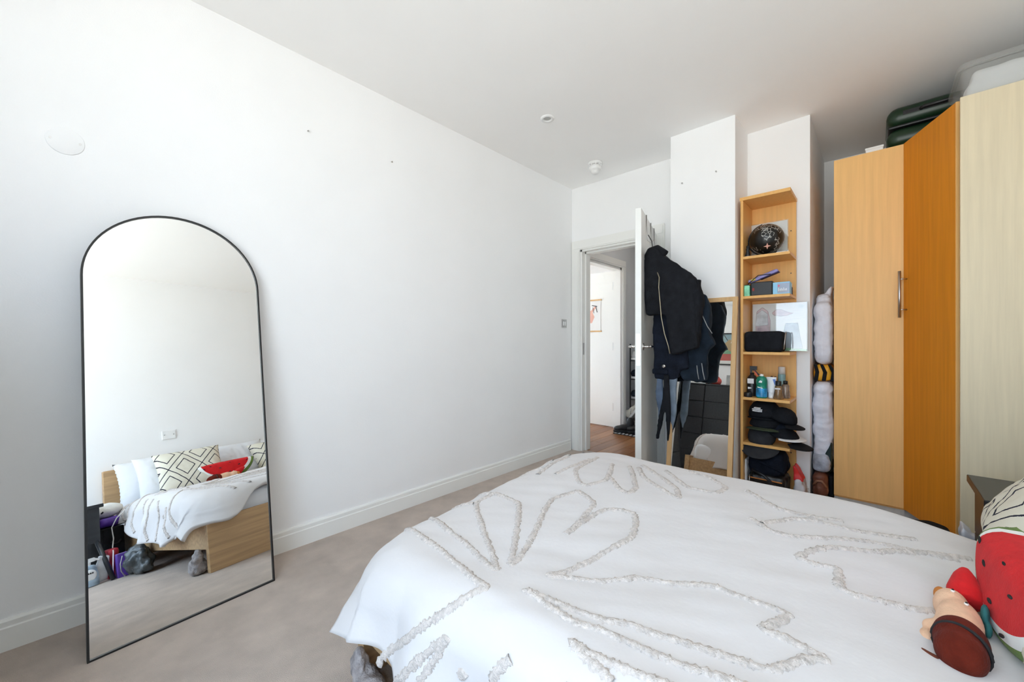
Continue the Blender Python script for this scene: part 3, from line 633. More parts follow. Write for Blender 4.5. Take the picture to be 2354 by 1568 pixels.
for z in (.35, 1.2, 2.05): add('hinge_cup', MB().cyl(fh(.03, z, -.018), fh(.03, z, -.030), .017), M_steel, dr)

# on the wardrobes: suitcase, small white carton, clear storage box
sc_ = thing('green_suitcase', (3.72, -.20, WT), 'dark green hard shell suitcase lying on the recess wardrobe', 'suitcase')
M_green = mat('dark_green_shell', (.008, .030, .012), .35, var=.1, spec=.5)
SM = rotz((3.72, -.2, 0), .0)
for z0, z1 in ((WT+.008, WT+.128), (WT+.142, WT+.265)):
    add('shell', MB().rbox((3.51, -.60, z0), (3.93, -.045, z1), .055, SM, 4), M_green, sc_, True)
add('shell_groove', MB().rbox((3.5065, -.50, WT+.195), (3.512, -.12, WT+.222), .010, SM, 3), M_blackp, sc_)
add('zip_band', MB().rbox((3.516, -.594, WT+.126), (3.924, -.051, WT+.144), .008, SM), M_blackp, sc_)
add('side_handle', MB().tube([(3.512, -.20, WT+.205), (3.488, -.21, WT+.205), (3.486, -.30, WT+.205), (3.488, -.39, WT+.205), (3.512, -.40, WT+.205)], .011, 8), M_blackp, sc_, True)
add('corner_wheel', MB().cyl((3.53, -.06, WT+.002), (3.53, -.085, WT+.002), .002), M_blackp, sc_)
wc = thing('white_carton', (3.57, .02, WT), 'small white carton beside the green suitcase', 'box')
add('carton_body', MB().rbox((3.50, -.03, WT), (3.62, .055, WT+.034), .003), M_white, wc)
add('carton_lid', MB().rbox((3.497, -.033, WT+.022), (3.623, .058, WT+.036), .002), M_paper, wc)
sb = thing('clear_storage_box', (3.22, -.6, WT), 'clear plastic storage box on the pale maple wardrobe', 'storage box')
fsb = lambda x, y, d: Vector((x, y, d))
def rrect(x0, y0, x1, y1, r, n=5):
    P = []
    for cx_, cy_, a0 in ((x1-r, y1-r, 0), (x0+r, y1-r, 90), (x0+r, y0+r, 180), (x1-r, y0+r, 270)):
        for k in range(n+1): P.append((cx_+r*math.cos(math.radians(a0+90*k/n)), cy_+r*math.sin(math.radians(a0+90*k/n))))
    return P
add('tub', MB().ring(rrect(3.045, VB+.01, 3.46, -.318, .04), rrect(3.048, VB+.013, 3.457, -.321, .038), fsb, WT, WT+.15).prism(rrect(3.047, VB+.012, 3.458, -.320, .04), fsb, WT, WT+.003), M_clear, sb)
add('lid', MB().prism(rrect(3.035, VB+.004, 3.465, -.306, .045), fsb, WT+.150, WT+.158).ring(rrect(3.035, VB+.004, 3.465, -.306, .045), rrect(3.05, VB+.02, 3.45, -.322, .04), fsb, WT+.158, WT+.180), M_clear, sb)
soft('folded_linen', MB().rbox((3.058, -.84, WT+.006), (3.44, -.335, WT+.085), .02).rbox((3.060, -.84, WT+.06), (3.43, -.355, WT+.142), .02), M_pillow, voxel=.012, smooth=6, wr=((.006, .06, (1, 1, 1)),), label='white folded linen inside the clear storage box', cat='linen')

# ---------------------------------------------------------------- beech shelf tower beside the pillar
SU0, SU1, SV0, SV1, SH = 3.10, 3.385, .415, .70, 2.10
sh = thing('shelf_tower', (3.24, .56, 0), 'narrow open beech shelf tower beside the pillar', 'shelf')
add('side_panel', MB().box((SU0, SV1-.016, .0), (SU1, SV1, SH)), M_shelf, sh, bevel=.001)
add('back_panel', MB().box((SU1-.012, SV0, 0), (SU1, SV1-.016, SH)), M_shelf, sh)
BZ = [.05, .416, .729, 1.045, 1.432, 1.708]
for z in BZ[1:]: add('shelf_board', MB().box((SU0, SV0, z-.018), (SU1-.012, SV1-.016, z)), M_shelf, sh, bevel=.001)
add('top_board', MB().box((SU0-.004, SV0-.004, SH), (SU1, SV1+.004, SH+.022)), M_shelf, sh, bevel=.001)
add('base_board', MB().box((SU0, SV0, .03), (SU1-.012, SV1-.016, .05)), M_shelf, sh)
for z in (1.60, 1.90, .62, .33): 
    for v in (.445, .63): add('peg_hole', MB().cyl((SU1-.0135, v, z), (SU1-.0118, v, z), .004, seg=8), M_blackp, sh)
# top shelf: scratch globe, white frame behind it
z1 = 1.708
gl = thing('black_globe', (3.235, .563, z1), 'black desk globe with thin white outlines on the top shelf', 'globe')
m, n, l, p = nodes_of('globe_map'); p.inputs['Roughness'].default_value = .32
tc = n.new('ShaderNodeTexCoord'); vo = n.new('ShaderNodeTexVoronoi'); vo.feature = 'DISTANCE_TO_EDGE'; vo.inputs['Scale'].default_value = 42
l.new(tc.outputs['Object'], vo.inputs['Vector'])
nz = n.new('ShaderNodeTexNoise'); nz.inputs['Scale'].default_value = 11; l.new(tc.outputs['Object'], nz.inputs['Vector'])
land = mathn(n, l, 'GREATER_THAN', nz.outputs['Fac'], .50); edge = mathn(n, l, 'LESS_THAN', vo.outputs['Distance'], .05)
mk = mathn(n, l, 'MULTIPLY', land, edge); mix = n.new('ShaderNodeMix'); mix.data_type = 'RGBA'
l.new(mk, mix.inputs[0]); mix.inputs[6].default_value = (.010, .010, .009, 1); mix.inputs[7].default_value = (.45, .45, .42, 1); l.new(mix.outputs[2], p.inputs['Base Color'])
GM = m; gc = Vector((3.235, .566, z1+.128))
add('sphere', MB().sph(gc, .104, seg=40, rings=24), GM, gl, True)
axg = Vector((.12, .45, 1)).normalized(); sg = Vector((1, 0, 0)).cross(axg).normalized()
add('meridian_arm', MB().tube([gc + .114*(axg*math.cos(a) - sg*math.sin(a)) for a in [math.pi*k/20 for k in range(-1, 22)]], .005, 8), M_blackp, gl, True)
add('stand', MB().lathe([(0, 0), (.062, 0), (.060, .006), (.018, .012), (.012, .024), (0, .026)], (3.235, .566, z1), 28), M_blackp, gl, True)
add('compass_star', MB().prism([(0, .022), (.005, .005), (.022, 0), (.005, -.005), (0, -.022), (-.005, -.005), (-.022, 0), (-.005, .005)], lambda x, y, d: Vector((3.146-d, .548+x, z1+.060+y)), 0, .002), mat('copper_foil', (.45, .22, .16), .3, .8, var=0), gl)
cf = thing('clear_block_frame', (3.35, .57, z1), 'white square print in a clear frame behind the globe', 'picture frame')
add('print', MB().box((3.352, .462, z1+.004), (3.356, .684, z1+.27)), M_paper, cf)
add('clear_front', MB().box((3.344, .455, z1), (3.349, .683, z1+.275)), clear_mat('acrylic', (.97, .98, .98), .08, .02), cf)
add('foot', MB().rbox((3.16, .445, z1), (3.34, .50, z1+.016), .003), M_white, cf)
fg = thing('dark_figurine', (3.14, .668, z1), 'small dark figurine standing left of the globe', 'figurine')
add('figure', MB().lathe([(0, 0), (.016, 0), (.015, .02), (.009, .045), (.012, .055), (.008, .064), (.010, .075), (0, .086)], (3.14, .664, z1), 14), M_blackp, fg, True)
add('glass_base', MB().lathe([(0, 0), (.019, 0), (.019, .006), (0, .006)], (3.14, .664, z1), 14), mat('grey_base', (.3, .3, .3), .2, var=0), fg)
# second shelf
z2 = 1.432
gb = thing('green_candle', (3.14, .664, z2), 'green and white jar on the second shelf', 'jar')
add('jar', MB().rbox((3.118, .648, z2), (3.158, .682, z2+.076), .004), mat('green_white_card', (.25, .78, .45), .4, var=.5, scale=14), gb)
add('lid', MB().rbox((3.121, .650, z2+.076), (3.155, .680, z2+.082), .002), M_blackp, gb)
bb = thing('black_box', (3.24, .58, z2), 'black rectangular box on the second shelf', 'box')
add('box_body', MB().rbox((3.13, .515, z2), (3.345, .645, z2+.095), .006), M_blackp, bb)
add('red_logo', MB().sph((3.129, .628, z2+.045), (.001, .008, .012)), mat('dull_red', (.22, .02, .02), .6, var=0), bb)
pu = thing('purple_tube_case', (3.24, .59, z2+.09), 'lilac and purple cased tube lying across the black box', 'case')
PM = Matrix.Translation((3.20, .582, z2+.139)) @ Matrix.Rotation(-.36, 4, 'X')
add('case_body', MB().rbox((-.022, -.095, -.013), (.022, .095, .013), .011, PM, 3), mat('lilac_card', (.33, .30, .62), .5, var=.25, scale=20), pu, True)
add('dark_edge', MB().rbox((-.023, -.097, -.016), (.023, .02, -.009), .003, PM), mat('dark_purple', (.03, .02, .10), .5, var=0), pu)
add('clasp', MB().rbox((-.026, .045, -.008), (-.018, .075, .010), .003, PM), mat('brassy', (.45, .36, .08), .35, .6, var=0), pu)
add('cord_band', MB().tube([PM @ Vector((-.026, y, .016-.03*abs(y-.02)/.08)) for y in (-.05, -.02, .02, .06, .1)], .003, 6), M_blackp, pu, True)
bx = thing('blue_carton', (3.17, .465, z2), 'light blue carton with white lettering on the second shelf', 'carton')
add('carton_body', MB().rbox((3.118, .418, z2), (3.20, .512, z2+.080), .002), mat('sky_blue_card', (.28, .60, .85), .4, var=.03), bx)
add('grey_panel', MB().box((3.1165, .420, z2+.008), (3.118, .486, z2+.072)), mat('grey_blue_card', (.36, .42, .55), .4, var=.1), bx)
M_wprint = mat('white_print', (.85, .85, .86), .5, var=0)
lt = MB()
for k, (a, hgt) in enumerate(((.482, .024), (.474, .016), (.468, .022), (.461, .017), (.454, .024), (.446, .016), (.439, .018))):
    lt.box((3.1158, a-.005, z2+.018), (3.1165, a-.0015, z2+.018+hgt)).box((3.1158, a-.006, z2+.018), (3.1165, a+.0005, z2+.021))
add('white_lettering', lt, M_wprint, bx)
add('pink_mark', MB().sph((3.1165, .478, z2+.055), (.0008, .006, .006)), mat('pink_ink', (.75, .15, .28), .5, var=0), bx)
vb = thing('dark_vial', (3.25, .428, z2), 'small dark bottle with white cap at the end of the second shelf', 'bottle')
add('bottle', MB().lathe([(0, 0), (.013, 0), (.013, .05), (.010, .056), (0, .056)], (3.25, .432, z2), 16), mat('navy_glass', (.02, .025, .05), .15, var=0), vb, True)
add('cap', MB().lathe([(0, .056), (.010, .056), (.010, .078), (0, .08)], (3.25, .432, z2), 16), M_white, vb, True)
# third shelf: flat boxed game, black wash bag
z3 = 1.045
pk = thing('clear_front_package', (3.33, .52, z3), 'white blister package with toys behind clear plastic on the third shelf', 'package')
add('backing_card', MB().box((3.335, .345, z3+.004), (3.345, .672, z3+.345)), mat('white_card', (.80, .80, .79), .5, var=.02), pk)
fk = lambda x, y, d: Vector((3.335-d, x, y))
add('pink_blister', MB().prism([(.655, z3+.01), (.565, z3+.01), (.560, z3+.22), (.575, z3+.29), (.61, z3+.32), (.645, z3+.29), (.65, z3+.22)], fk, 0, .018), mat('pink_toy', (.62, .46, .50), .35, var=.3, scale=16), pk, bevel=.006)
add('grey_dome', MB().prism([(.653, z3+.18), (.572, z3+.19), (.575, z3+.27), (.61, z3+.30), (.645, z3+.27)], fk, .018, .024), mat('grey_toy', (.62, .63, .66), .3, var=.3, scale=20), pk, bevel=.004)
add('fish_shape', MB().prism([(.552, z3+.275), (.525, z3+.30), (.495, z3+.298), (.46, z3+.28), (.425, z3+.27), (.46, z3+.255), (.50, z3+.25), (.54, z3+.258)], fk, 0, .014), mat('pink_grey_toy', (.58, .40, .42), .3, var=.4, scale=12), pk, bevel=.004)
add('grey_skirt_shape', MB().prism([(.50, z3+.02), (.372, z3+.02), (.39, z3+.13), (.40, z3+.20), (.47, z3+.20)], fk, 0, .012), mat('blue_grey_toy', (.40, .47, .55), .35, var=.3, scale=10), pk, bevel=.004)
add('green_base', MB().prism([(.50, z3+.006), (.350, z3+.006), (.350, z3+.018), (.50, z3+.03)], fk, 0, .016), mat('green_card', (.30, .55, .36), .5, var=.1), pk)
add('round_badge', MB().cyl((3.335, .385, z3+.315), (3.333, .385, z3+.315), .017), mat('badge_grey', (.68, .69, .69), .5, var=.1, scale=60), pk)
add('clear_window', MB().box((3.304, .349, z3+.006), (3.306, .668, z3+.340)).box((3.304, .345, z3+.004), (3.335, .349, z3+.345)).box((3.304, .668, z3+.004), (3.335, .672, z3+.345)), clear_mat('acrylic', (.97, .98, .98), .08, .02), pk)
wb = thing('black_wash_bag', (3.19, .565, z3), 'black zipped wash bag on the third shelf', 'bag')
soft('bag_body', MB().rbox((3.115, .455, z3+.001), (3.255, .683, z3+.142), .022), M_black, wb, .006, 3, ((.004, .05, (1, 1, 1)),))
add('zip', MB().tube([(3.118, .450, z3+.02), (3.15, .447, z3+.12), (3.185, .447, z3+.137), (3.22, .449, z3+.12)], .003, 6), M_steel, wb, True)
# fourth shelf: bottles
z4 = .729
def bottle(name, u, v, prof, m, label, cat='bottle', cap=None, capm=None, extra=(), seg=20):
    t = thing(name, (u, v, z4), label, cat)
    add('body', MB().lathe(prof, (u, v, z4), seg), m, t, True)
    if cap: add('cap', MB().lathe(cap, (u, v, z4), seg), capm, t, True)
    for nm, mb, mm in extra: add(nm, mb, mm, t)
    return t
trg = MB().box((3.205, .622, z4+.185), (3.225, .665, z4+.212)).box((3.208, .652, z4+.14), (3.222, .664, z4+.19)).prism([(.640, z4+.19), (.618, z4+.165), (.602, z4+.150), (.606, z4+.147), (.630, z4+.160), (.648, z4+.185)], lambda x, y, d: Vector((3.205+d, x, y)), 0, .02)
bottle('spray_bottle', 3.215, .652, [(0, 0), (.030, 0), (.031, .005), (.031, .12), (.024, .14), (.012, .15), (.012, .165), (0, .165)], M_blackp, 'black trigger spray bottle with white printed label on the fourth shelf', 'bottle', None, None,
       [('trigger_head', trg, M_blackp), ('red_trigger', MB().prism([(.640, z4+.185), (.620, z4+.16), (.612, z4+.140), (.630, z4+.15)], lambda x, y, d: Vector((3.203+d, x, y)), 0, .012), mat('red_orange_plastic', (.70, .10, .03), .4, var=0)),
        ('label', MB().prism([(.675, z4+.09), (.635, z4+.09), (.635, z4+.125), (.675, z4+.125)], lambda x, y, d: Vector((3.181+d, x, y)), 0, .002).prism([(.672, z4+.05), (.65, z4+.055), (.65, z4+.062), (.672, z4+.066)], lambda x, y, d: Vector((3.181+d, x, y)), 0, .002), M_wprint)])
bottle('white_lotion_pack', 3.25, .617, [(0, 0), (.022, 0), (.023, .01), (.023, .115), (.018, .125), (0, .127)], M_white, 'white lotion bottle between spray bottle and green bottle')
bottle('green_bottle', 3.15, .582, [(0, 0), (.030, 0), (.033, .005), (.033, .075), (.031, .085), (.034, .095), (.034, .12), (.028, .14), (.015, .148), (0, .15)], mat('green_shower_gel', (.01, .24, .16), .25, var=.2, scale=12), 'green shaving gel can with blue lower label', 'bottle',
       [(0, .148), (.012, .148), (.013, .156), (.009, .163), (0, .164)], M_white,
       [('blue_label', MB().lathe([(.0335, .008), (.0338, .012), (.0336, .060), (.033, .066)], (3.15, .582, z4), 20), mat('blue_label', (.03, .30, .62), .3, var=.5, scale=25)),
        ('white_emblem', MB().prism([(.595, z4+.108), (.575, z4+.105), (.572, z4+.116), (.585, z4+.122)], lambda x, y, d: Vector((3.115+d, x, y)), 0, .002).prism([(.60, z4+.072), (.57, z4+.066), (.57, z4+.071), (.60, z4+.078)], lambda x, y, d: Vector((3.115+d, x, y)), 0, .002), M_wprint)])
ct = thing('white_tube', (3.18, .53, z4), 'white cream tube standing on its cap with blue corner print', 'tube')
add('tube_body', MB().grid(lambda s, t: Vector((3.18 + (.020*(1-t)+.003*t)*math.sin(2*math.pi*s), .530+(.021*(1-t)+.030*t)*math.cos(2*math.pi*s), z4+.038+.105*t)), 24, 6), mat('white_tube_plastic', (.84, .85, .86), .35, var=.01), ct, True)
add('cap', MB().lathe([(0, 0), (.018, 0), (.019, .004), (.019, .038), (0, .038)], (3.18, .530, z4), 20), M_white, ct, True)
add('blue_print', MB().prism([(.522, z4+.13), (.505, z4+.13), (.508, z4+.085)], lambda x, y, d: Vector((3.170+d, x, y)), 0, .002), mat('blue_ink', (.12, .22, .58), .5, var=0), ct)
pfm = mat('amber_scent', (.22, .13, .06), .1, var=.4, scale=30, spec=.6)
bottle('perfume_bottle', 3.16, .487, [(0, 0), (.030, 0), (.032, .006), (.022, .06), (.021, .085), (.010, .092), (0, .092)], pfm, 'square shouldered amber perfume bottle with black cap in front', 'bottle', [(0, .090), (.016, .090), (.017, .094), (.017, .120), (0, .122)], M_blackp,
       [('label', MB().prism([(.503, z4+.065), (.472, z4+.065), (.472, z4+.075), (.503, z4+.075)], lambda x, y, d: Vector((3.137+d, x, y)), 0, .002), mat('grey_label', (.6, .58, .6), .4, var=0))], 8)
bottle('perfume_bottle', 3.235, .458, [(0, 0), (.027, 0), (.028, .006), (.022, .06), (.021, .09), (.010, .097), (0, .097)], mat('smoky_scent', (.26, .19, .14), .1, var=.4, scale=30, spec=.6), 'smoky glass perfume bottle behind the amber one', 'bottle', [(0, .095), (.013, .095), (.013, .118), (0, .12)], M_blackp, (), 8)
bottle('white_aerosol', 3.31, .490, [(0, 0), (.022, 0), (.023, .005), (.023, .15), (.022, .158), (0, .158)], mat('teal_can', (.25, .42, .42), .35, var=.2, scale=10), 'slim aerosol can with pale cap at the back of the fourth shelf', 'can', [(0, .158), (.021, .158), (.021, .205), (.018, .21), (0, .21)], mat('pale_cap', (.68, .64, .58), .5, var=0))
bottle('slim_brown_bottle', 3.32, .552, [(0, 0), (.007, 0), (.007, .14), (0, .141)], mat('brown_tube', (.10, .05, .03), .3, var=0), 'thin brown bottle behind the white tube, left one', 'bottle', None, None, (), 10)
bottle('slim_brown_bottle', 3.32, .530, [(0, 0), (.006, 0), (.006, .138), (0, .139)], mat('brown_tube', (.10, .05, .03), .3, var=0), 'thin brown bottle behind the white tube, right one', 'bottle', None, None, (), 10)
bottle('black_tin', 3.135, .660, [(0, 0), (.024, 0), (.025, .003), (.025, .028), (.024, .031), (0, .031)], M_blackp, 'low black tin at the front left of the fourth shelf', 'tin')
bottle('black_jar', 3.235, .562, [(0, 0), (.020, 0), (.021, .003), (.021, .085), (.019, .09), (0, .09)], M_blackp, 'black jar behind the green bottle', 'jar')

# ---------------------------------------------------------------- caps and bags on the lower shelves
def cap(name, c, yaw, pitch, m, label, brim_m=None, r=.085, hgt=.095, logo=False, brim=.075, squash=1.0):
    t = thing(name, c, label, 'cap')
    T = Matrix.Translation(c) @ Matrix.Rotation(yaw, 4, 'Z') @ Matrix.Rotation(pitch, 4, 'Y')
    mb = MB().lathe([(0, hgt), (r*.35, hgt*.97), (r*.68, hgt*.82), (r*.90, hgt*.52), (r, hgt*.18), (r*.99, 0), (0, 0)], (0, 0, 0), 32)
    bmesh.ops.transform(mb.b, matrix=T @ Matrix.Diagonal((1.12, squash, 1, 1)), verts=mb.b.verts)
    for v in mb.b.verts: v.co += Vector((0, 0, 1))*.005*noise.noise(v.co*22)
    add('crown', mb, m, t, True)
    add('button', MB().sph(T @ Vector((0, 0, hgt)), (.007, .007, .004)), m, t, True)
    def bf(s, u):
        a = -1.15+2.3*u; q = r*1.12*.9 + brim*s*math.cos(a)**.6
        return T @ Vector((q*math.cos(a*.85), squash*(q*.98)*math.sin(a*.85), .004-.014*(math.sin(a)**2)-.008*s))
    b = add('brim', MB().grid(bf, 8, 24), brim_m or m, t, True)
    sm_ = b.modifiers.new('thick', 'SOLIDIFY'); sm_.thickness = .004
    if logo:
        lg = MB()
        random.seed(3)
        for row, (y0, w_) in enumerate(((.044, .062), (.054, .066), (.064, .040))):
            k = -w_/2
            while k < w_/2:
                ww = random.uniform(.004, .008)
                an = k/(r*1.1)
                q0 = Vector((r*1.12*math.cos(an)*(1-.25*(y0-.02)/.08), squash*r*math.sin(an)*1.0, y0))
                lg.box(Vector((-.012, -ww/2, -.003)), Vector((.008, ww/2, .003)), T @ Matrix.Translation(q0) @ Matrix.Rotation(an, 4, 'Z'))
                k += ww+.001
        add('embroidered_logo', lg, M_wprint, t)
    return t
PI = math.pi
M_capbk = mat('black_cap', (.008, .009, .012), .85, var=.2, scale=20, bump=.2, bscale=200, spec=.2)
M_capgr = mat('charcoal_cap', (.035, .035, .038), .85, var=.2, scale=20, bump=.2, bscale=200, spec=.2)
M_olive = mat('olive_cap', (.045, .060, .035), .85, var=.2, bump=.2, bscale=200, spec=.2)
cap('baseball_cap', (3.215, .575, .605), PI-.25, .10, M_capbk, 'black cap with white embroidered logo on top of the cap pile', None, .095, .10, True, .02)
cap('baseball_cap', (3.19, .47, .585), PI+1.35, .30, M_capbk, 'plain black cap behind the embroidered cap, brim to the right', None, .075, .085, False, .06)
cap('baseball_cap', (3.20, .565, .535), PI-.05, .05, M_capbk, 'black cap with olive underside in the middle of the cap pile', M_olive, .098, .07, False, .05)
cap('baseball_cap', (3.20, .50, .500), PI+1.2, .16, M_navy, 'navy cap with white brim edge pointing right', M_white, .085, .07, False, .085)
cap('baseball_cap', (3.17, .46, .470), PI+1.45, .28, M_capbk, 'black cap with wide flat brim sticking out right', None, .08, .07, False, .09)
cap('baseball_cap', (3.185, .585, .455), PI-.10, .75, M_capgr, 'charcoal cap with drooping brim at the bottom of the pile', None, .085, .075, False, .10)
bh = thing('navy_bag', (3.22, .57, .20), 'dark navy soft bag on the lowest shelf space', 'bag')
soft('bag_body', MB().rbox((3.13, .445, .19), (3.34, .665, .37), .05), M_navy, bh, .008, 5, ((.012, .08, (1, 1, 1)), (.005, .03, (1, 1, 1))))
add('strap', MB().tube([(3.135, .66, .34), (3.115, .60, .30), (3.115, .52, .27), (3.13, .45, .24)], .007, 6), M_navy, bh, True)
add('ring', MB().tube([(3.122+.0, .655+.012*math.cos(a), .345+.012*math.sin(a)) for a in [k*PI/6 for k in range(12)]], .0025, 6, True), M_steel, bh, True)
hb = thing('black_handbag', (3.22, .56, .05), 'black leather handbag with orange trim on the shelf floor', 'handbag')
soft('bag_body', MB().rbox((3.12, .44, .052), (3.34, .665, .21), .035), mat('black_leather', (.012, .010, .009), .35, var=.2, bump=.2, bscale=60), hb, .007, 4, ((.006, .06, (1, 1, 1)),))
add('orange_trim', MB().rbox((3.115, .46, .172), (3.122, .655, .180), .002), mat('orange_trim', (.55, .20, .04), .4, var=0), hb)
add('handle', MB().tube([(3.13, .63, .205), (3.10, .625, .235), (3.085, .56, .215), (3.09, .50, .16), (3.11, .475, .12)], .009, 8), M_blackp, hb, True)
add('chain', MB().tube([(3.112, .645, .20), (3.105, .648, .15), (3.107, .640, .10), (3.11, .635, .07)], .004, 6), M_steel, hb, True)
soft('white_paper_bag', MB().rbox((3.13, .668, .052), (3.30, .682, .29), .004), M_pillow, voxel=.004, smooth=1, wr=((.003, .03, (1, 1, 1)),), label='crumpled white paper bag at the left of the lowest shelf', cat='bag')
rb = thing('red_white_bag', (3.26, .39, 0), 'clear carrier bag with red print standing beside the shelf foot', 'bag')
soft('bag_lower', MB().rbox((3.20, .335+.012, .0), (3.36, .412, .17), .03).rbox((3.20, .36, .10), (3.36, .41, .20), .02), mat('grey_film', (.62, .62, .66), .35, var=.1, bump=.4, bscale=14, dist=.02), rb, .007, 3, ((.010, .05, (1, 1, 1)),))
soft('red_print', MB().prism([(.412, .185), (.355, .185), (.385, .255), (.412, .285)], vz(3.215), 0, .10), mat('red_film', (.72, .03, .03), .4, var=.1), rb, .006, 3, ((.006, .04, (1, 1, 1)),))
# ---------------------------------------------------------------- bags squeezed between recess wall and wardrobe
soft('white_bedding_bag', MB().rbox((3.49, .226, .955), (3.80, .330, 1.40), .045).rbox((3.55, .232, 1.33), (3.78, .325, 1.46), .04).prism([(.325, 1.40), (.235, 1.40), (.232, 1.53), (.25, 1.50), (.28, 1.46)], vz(3.60), 0, .12), M_whitebag, voxel=.010, smooth=5, wr=((.010, .09, (1, 1, 1.6)), (.005, .035, (1, 1, 2))), label='white plastic bedding bag on top of the stack beside the wardrobe', cat='bag')
yb = thing('yellow_black_bag', (3.62, .28, .82), 'yellow and black striped bag wedged between the white bags', 'bag')
soft('bag_body', MB().rbox((3.50, .224, .835), (3.80, .330, .955), .03), mat('yellow_nylon', (.85, .38, .01), .5, var=.1, bump=.3, bscale=30), yb, .008, 4, ((.006, .05, (1, 1, 1)),))
for y0, y1 in ((.322, .316), (.288, .272), (.245, .226)):
    add('black_stripe', MB().prism([(y0+.006, .955), (y0-.012, .955), (y1-.018, .90), (y1-.010, .84), (y1+.012, .84), (y1+.004, .90)], vz(3.492), 0, .008), M_black, yb, bevel=.002)
soft('white_pillow_bag', MB().rbox((3.46, .222, .40), (3.78, .330, .845), .05).rbox((3.46, .224, .28), (3.78, .330, .46), .03), M_whitebag, voxel=.010, smooth=5, wr=((.012, .10, (1, 1, 1.5)), (.006, .04, (1, 1, 1.6))), label='white plastic bag with crumpled foot below the yellow bag', cat='bag')
soft('dark_green_holdall', MB().rbox((3.47, .224, .20), (3.80, .335, .285), .03).prism([(.30, .25), (.226, .25), (.226, .44), (.245, .38)], vz(3.455), 0, .06), mat('dark_green_nylon', (.008, .025, .025), .5, var=.3), voxel=.008, smooth=4, wr=((.005, .05, (1, 1, 1)),), label='dark green nylon holdall below the white bags', cat='bag')
soft('clear_wrapped_clothes', MB().rbox((3.43, .232, .21), (3.60, .334, .335), .03), mat('grey_wrapped', (.42, .46, .54), .25, var=.4, scale=14, bump=.5, bscale=22, dist=.02), voxel=.008, smooth=3, wr=((.008, .04, (1, 1, 1)),), label='grey clothes in clear film above the brown shoes', cat='clothes')
br = thing('brown_boots', (3.45, .28, .0), 'brown leather boot bundle on the floor beside the wardrobe', 'boots')
soft('boot_upper', MB().rbox((3.40, .248, .04), (3.56, .330, .21), .03).sph((3.42, .285, .10), (.045, .045, .05)), mat('brown_leather', (.16, .052, .028), .5, var=.35, scale=14, bump=.3, bscale=40), br, .007, 4, ((.008, .05, (1, 1, 1)),))
add('collar', MB().tube([(3.395, .32, .13), (3.375, .30, .165), (3.372, .275, .17), (3.385, .25, .13)], .008, 8), mat('tan_leather', (.30, .14, .08), .5, var=.2), br, True)
soft('sole', MB().rbox((3.36, .235, .003), (3.55, .335, .035), .012), mat('ochre_sole', (.42, .22, .05), .6, var=.2), br, .006, 2)
soft('black_pouch', MB().rbox((3.47, .222, .0), (3.62, .246, .19), .012), M_black, voxel=.006, smooth=3, label='narrow black pouch against the wardrobe side', cat='pouch')

# ---------------------------------------------------------------- garments hanging on the door
def garment(name, outline, u0, u1, m, label, vox=.011, smooth=7, wr=None, extra=()):
    mb = MB().prism(outline, vz(0), u0, u1)
    for e in extra: mb.rbox(*e)
    return soft(name, mb, m, voxel=vox, smooth=smooth, wr=wr or ((.012, .12, (1, 1.6, .5)), (.006, .05, (1, 1.6, .6))), label=label, cat='coat')
J = thing('black_jacket', (2.759, 1.053, 1.018), 'black jacket with open metal zip hanging foremost on the door', 'jacket')
soft('jacket_body', MB().prism([(1.242, 1.692), (1.191, 1.769), (1.155, 1.789), (1.083, 1.713), (0.950, 1.611), (0.884, 1.539), (0.856, 1.467), (0.889, 1.406), (0.877, 1.253), (0.864, 1.079), (0.961, 1.043), (1.042, 1.028), (1.053, 1.151), (1.083, 1.304), (1.221, 1.304)], vz(0), 2.715, 2.79), M_black, J, .011, 6, ((.012, .13, (1, 1.6, .5)), (.006, .05, (1, 1.5, .6))))
add('zip', MB().tube([(2.719, 1.136, 1.611), (2.711, 1.116, 1.565), (2.707, 1.118, 1.498), (2.705, 1.110, 1.406), (2.705, 1.099, 1.284), (2.707, 1.078, 1.171), (2.709, 1.053, 1.089), (2.711, 1.042, 1.033)], .0035, 6), mat('pale_brass', (.42, .36, .25), .4, .7, var=0), J, True)
soft('sleeve', MB().tube([(2.759, 0.894, 1.529), (2.759, 0.881, 1.427), (2.759, 0.887, 1.304), (2.759, 0.894, 1.161), (2.759, 0.899, 1.079)], [.045, .048, .046, .042, .038], 12), M_black, J, .011, 4, ((.010, .06, (1, 1, 1)),))
soft('collar', MB().tube([(2.749, 1.226, 1.713), (2.739, 1.191, 1.769), (2.739, 1.145, 1.779), (2.749, 1.083, 1.728)], .028, 10), M_black, J, .009, 3)
add('hanging_loop', MB().tube([(2.759, 1.180, 1.774), (2.769, 1.196, 1.846), (2.779, 1.226, 1.897)], .003, 6), M_blackp, J, True)
B_ = thing('navy_overcoat', (2.76, 1.12, .83), 'navy button coat with flap pocket hanging against the door', 'coat')
soft('coat_body', MB().prism([(1.195, 1.64), (1.10, 1.62), (.98, 1.50), (.96, 1.10), (.955, .93), (1.00, .92), (1.02, .85), (1.10, .835), (1.185, .845), (1.20, 1.2)], vz(0), 2.790, 2.850), M_navy, B_, .011, 6, ((.014, .12, (1, 1.6, .5)), (.006, .05, (1, 1.5, .6))))
add('button', MB().cyl((2.785, 1.112, .941), (2.777, 1.112, .941), .012, seg=18), M_chrome, B_, True)
soft('pocket_flap', MB().rbox((2.778, 1.085, .88), (2.80, 1.20, .92), .008), M_navy, B_, .006, 2)
C_ = thing('denim_jacket', (2.82, .90, .82), 'dark denim jacket with pale seams hanging nearest the pillar mirror', 'jacket')
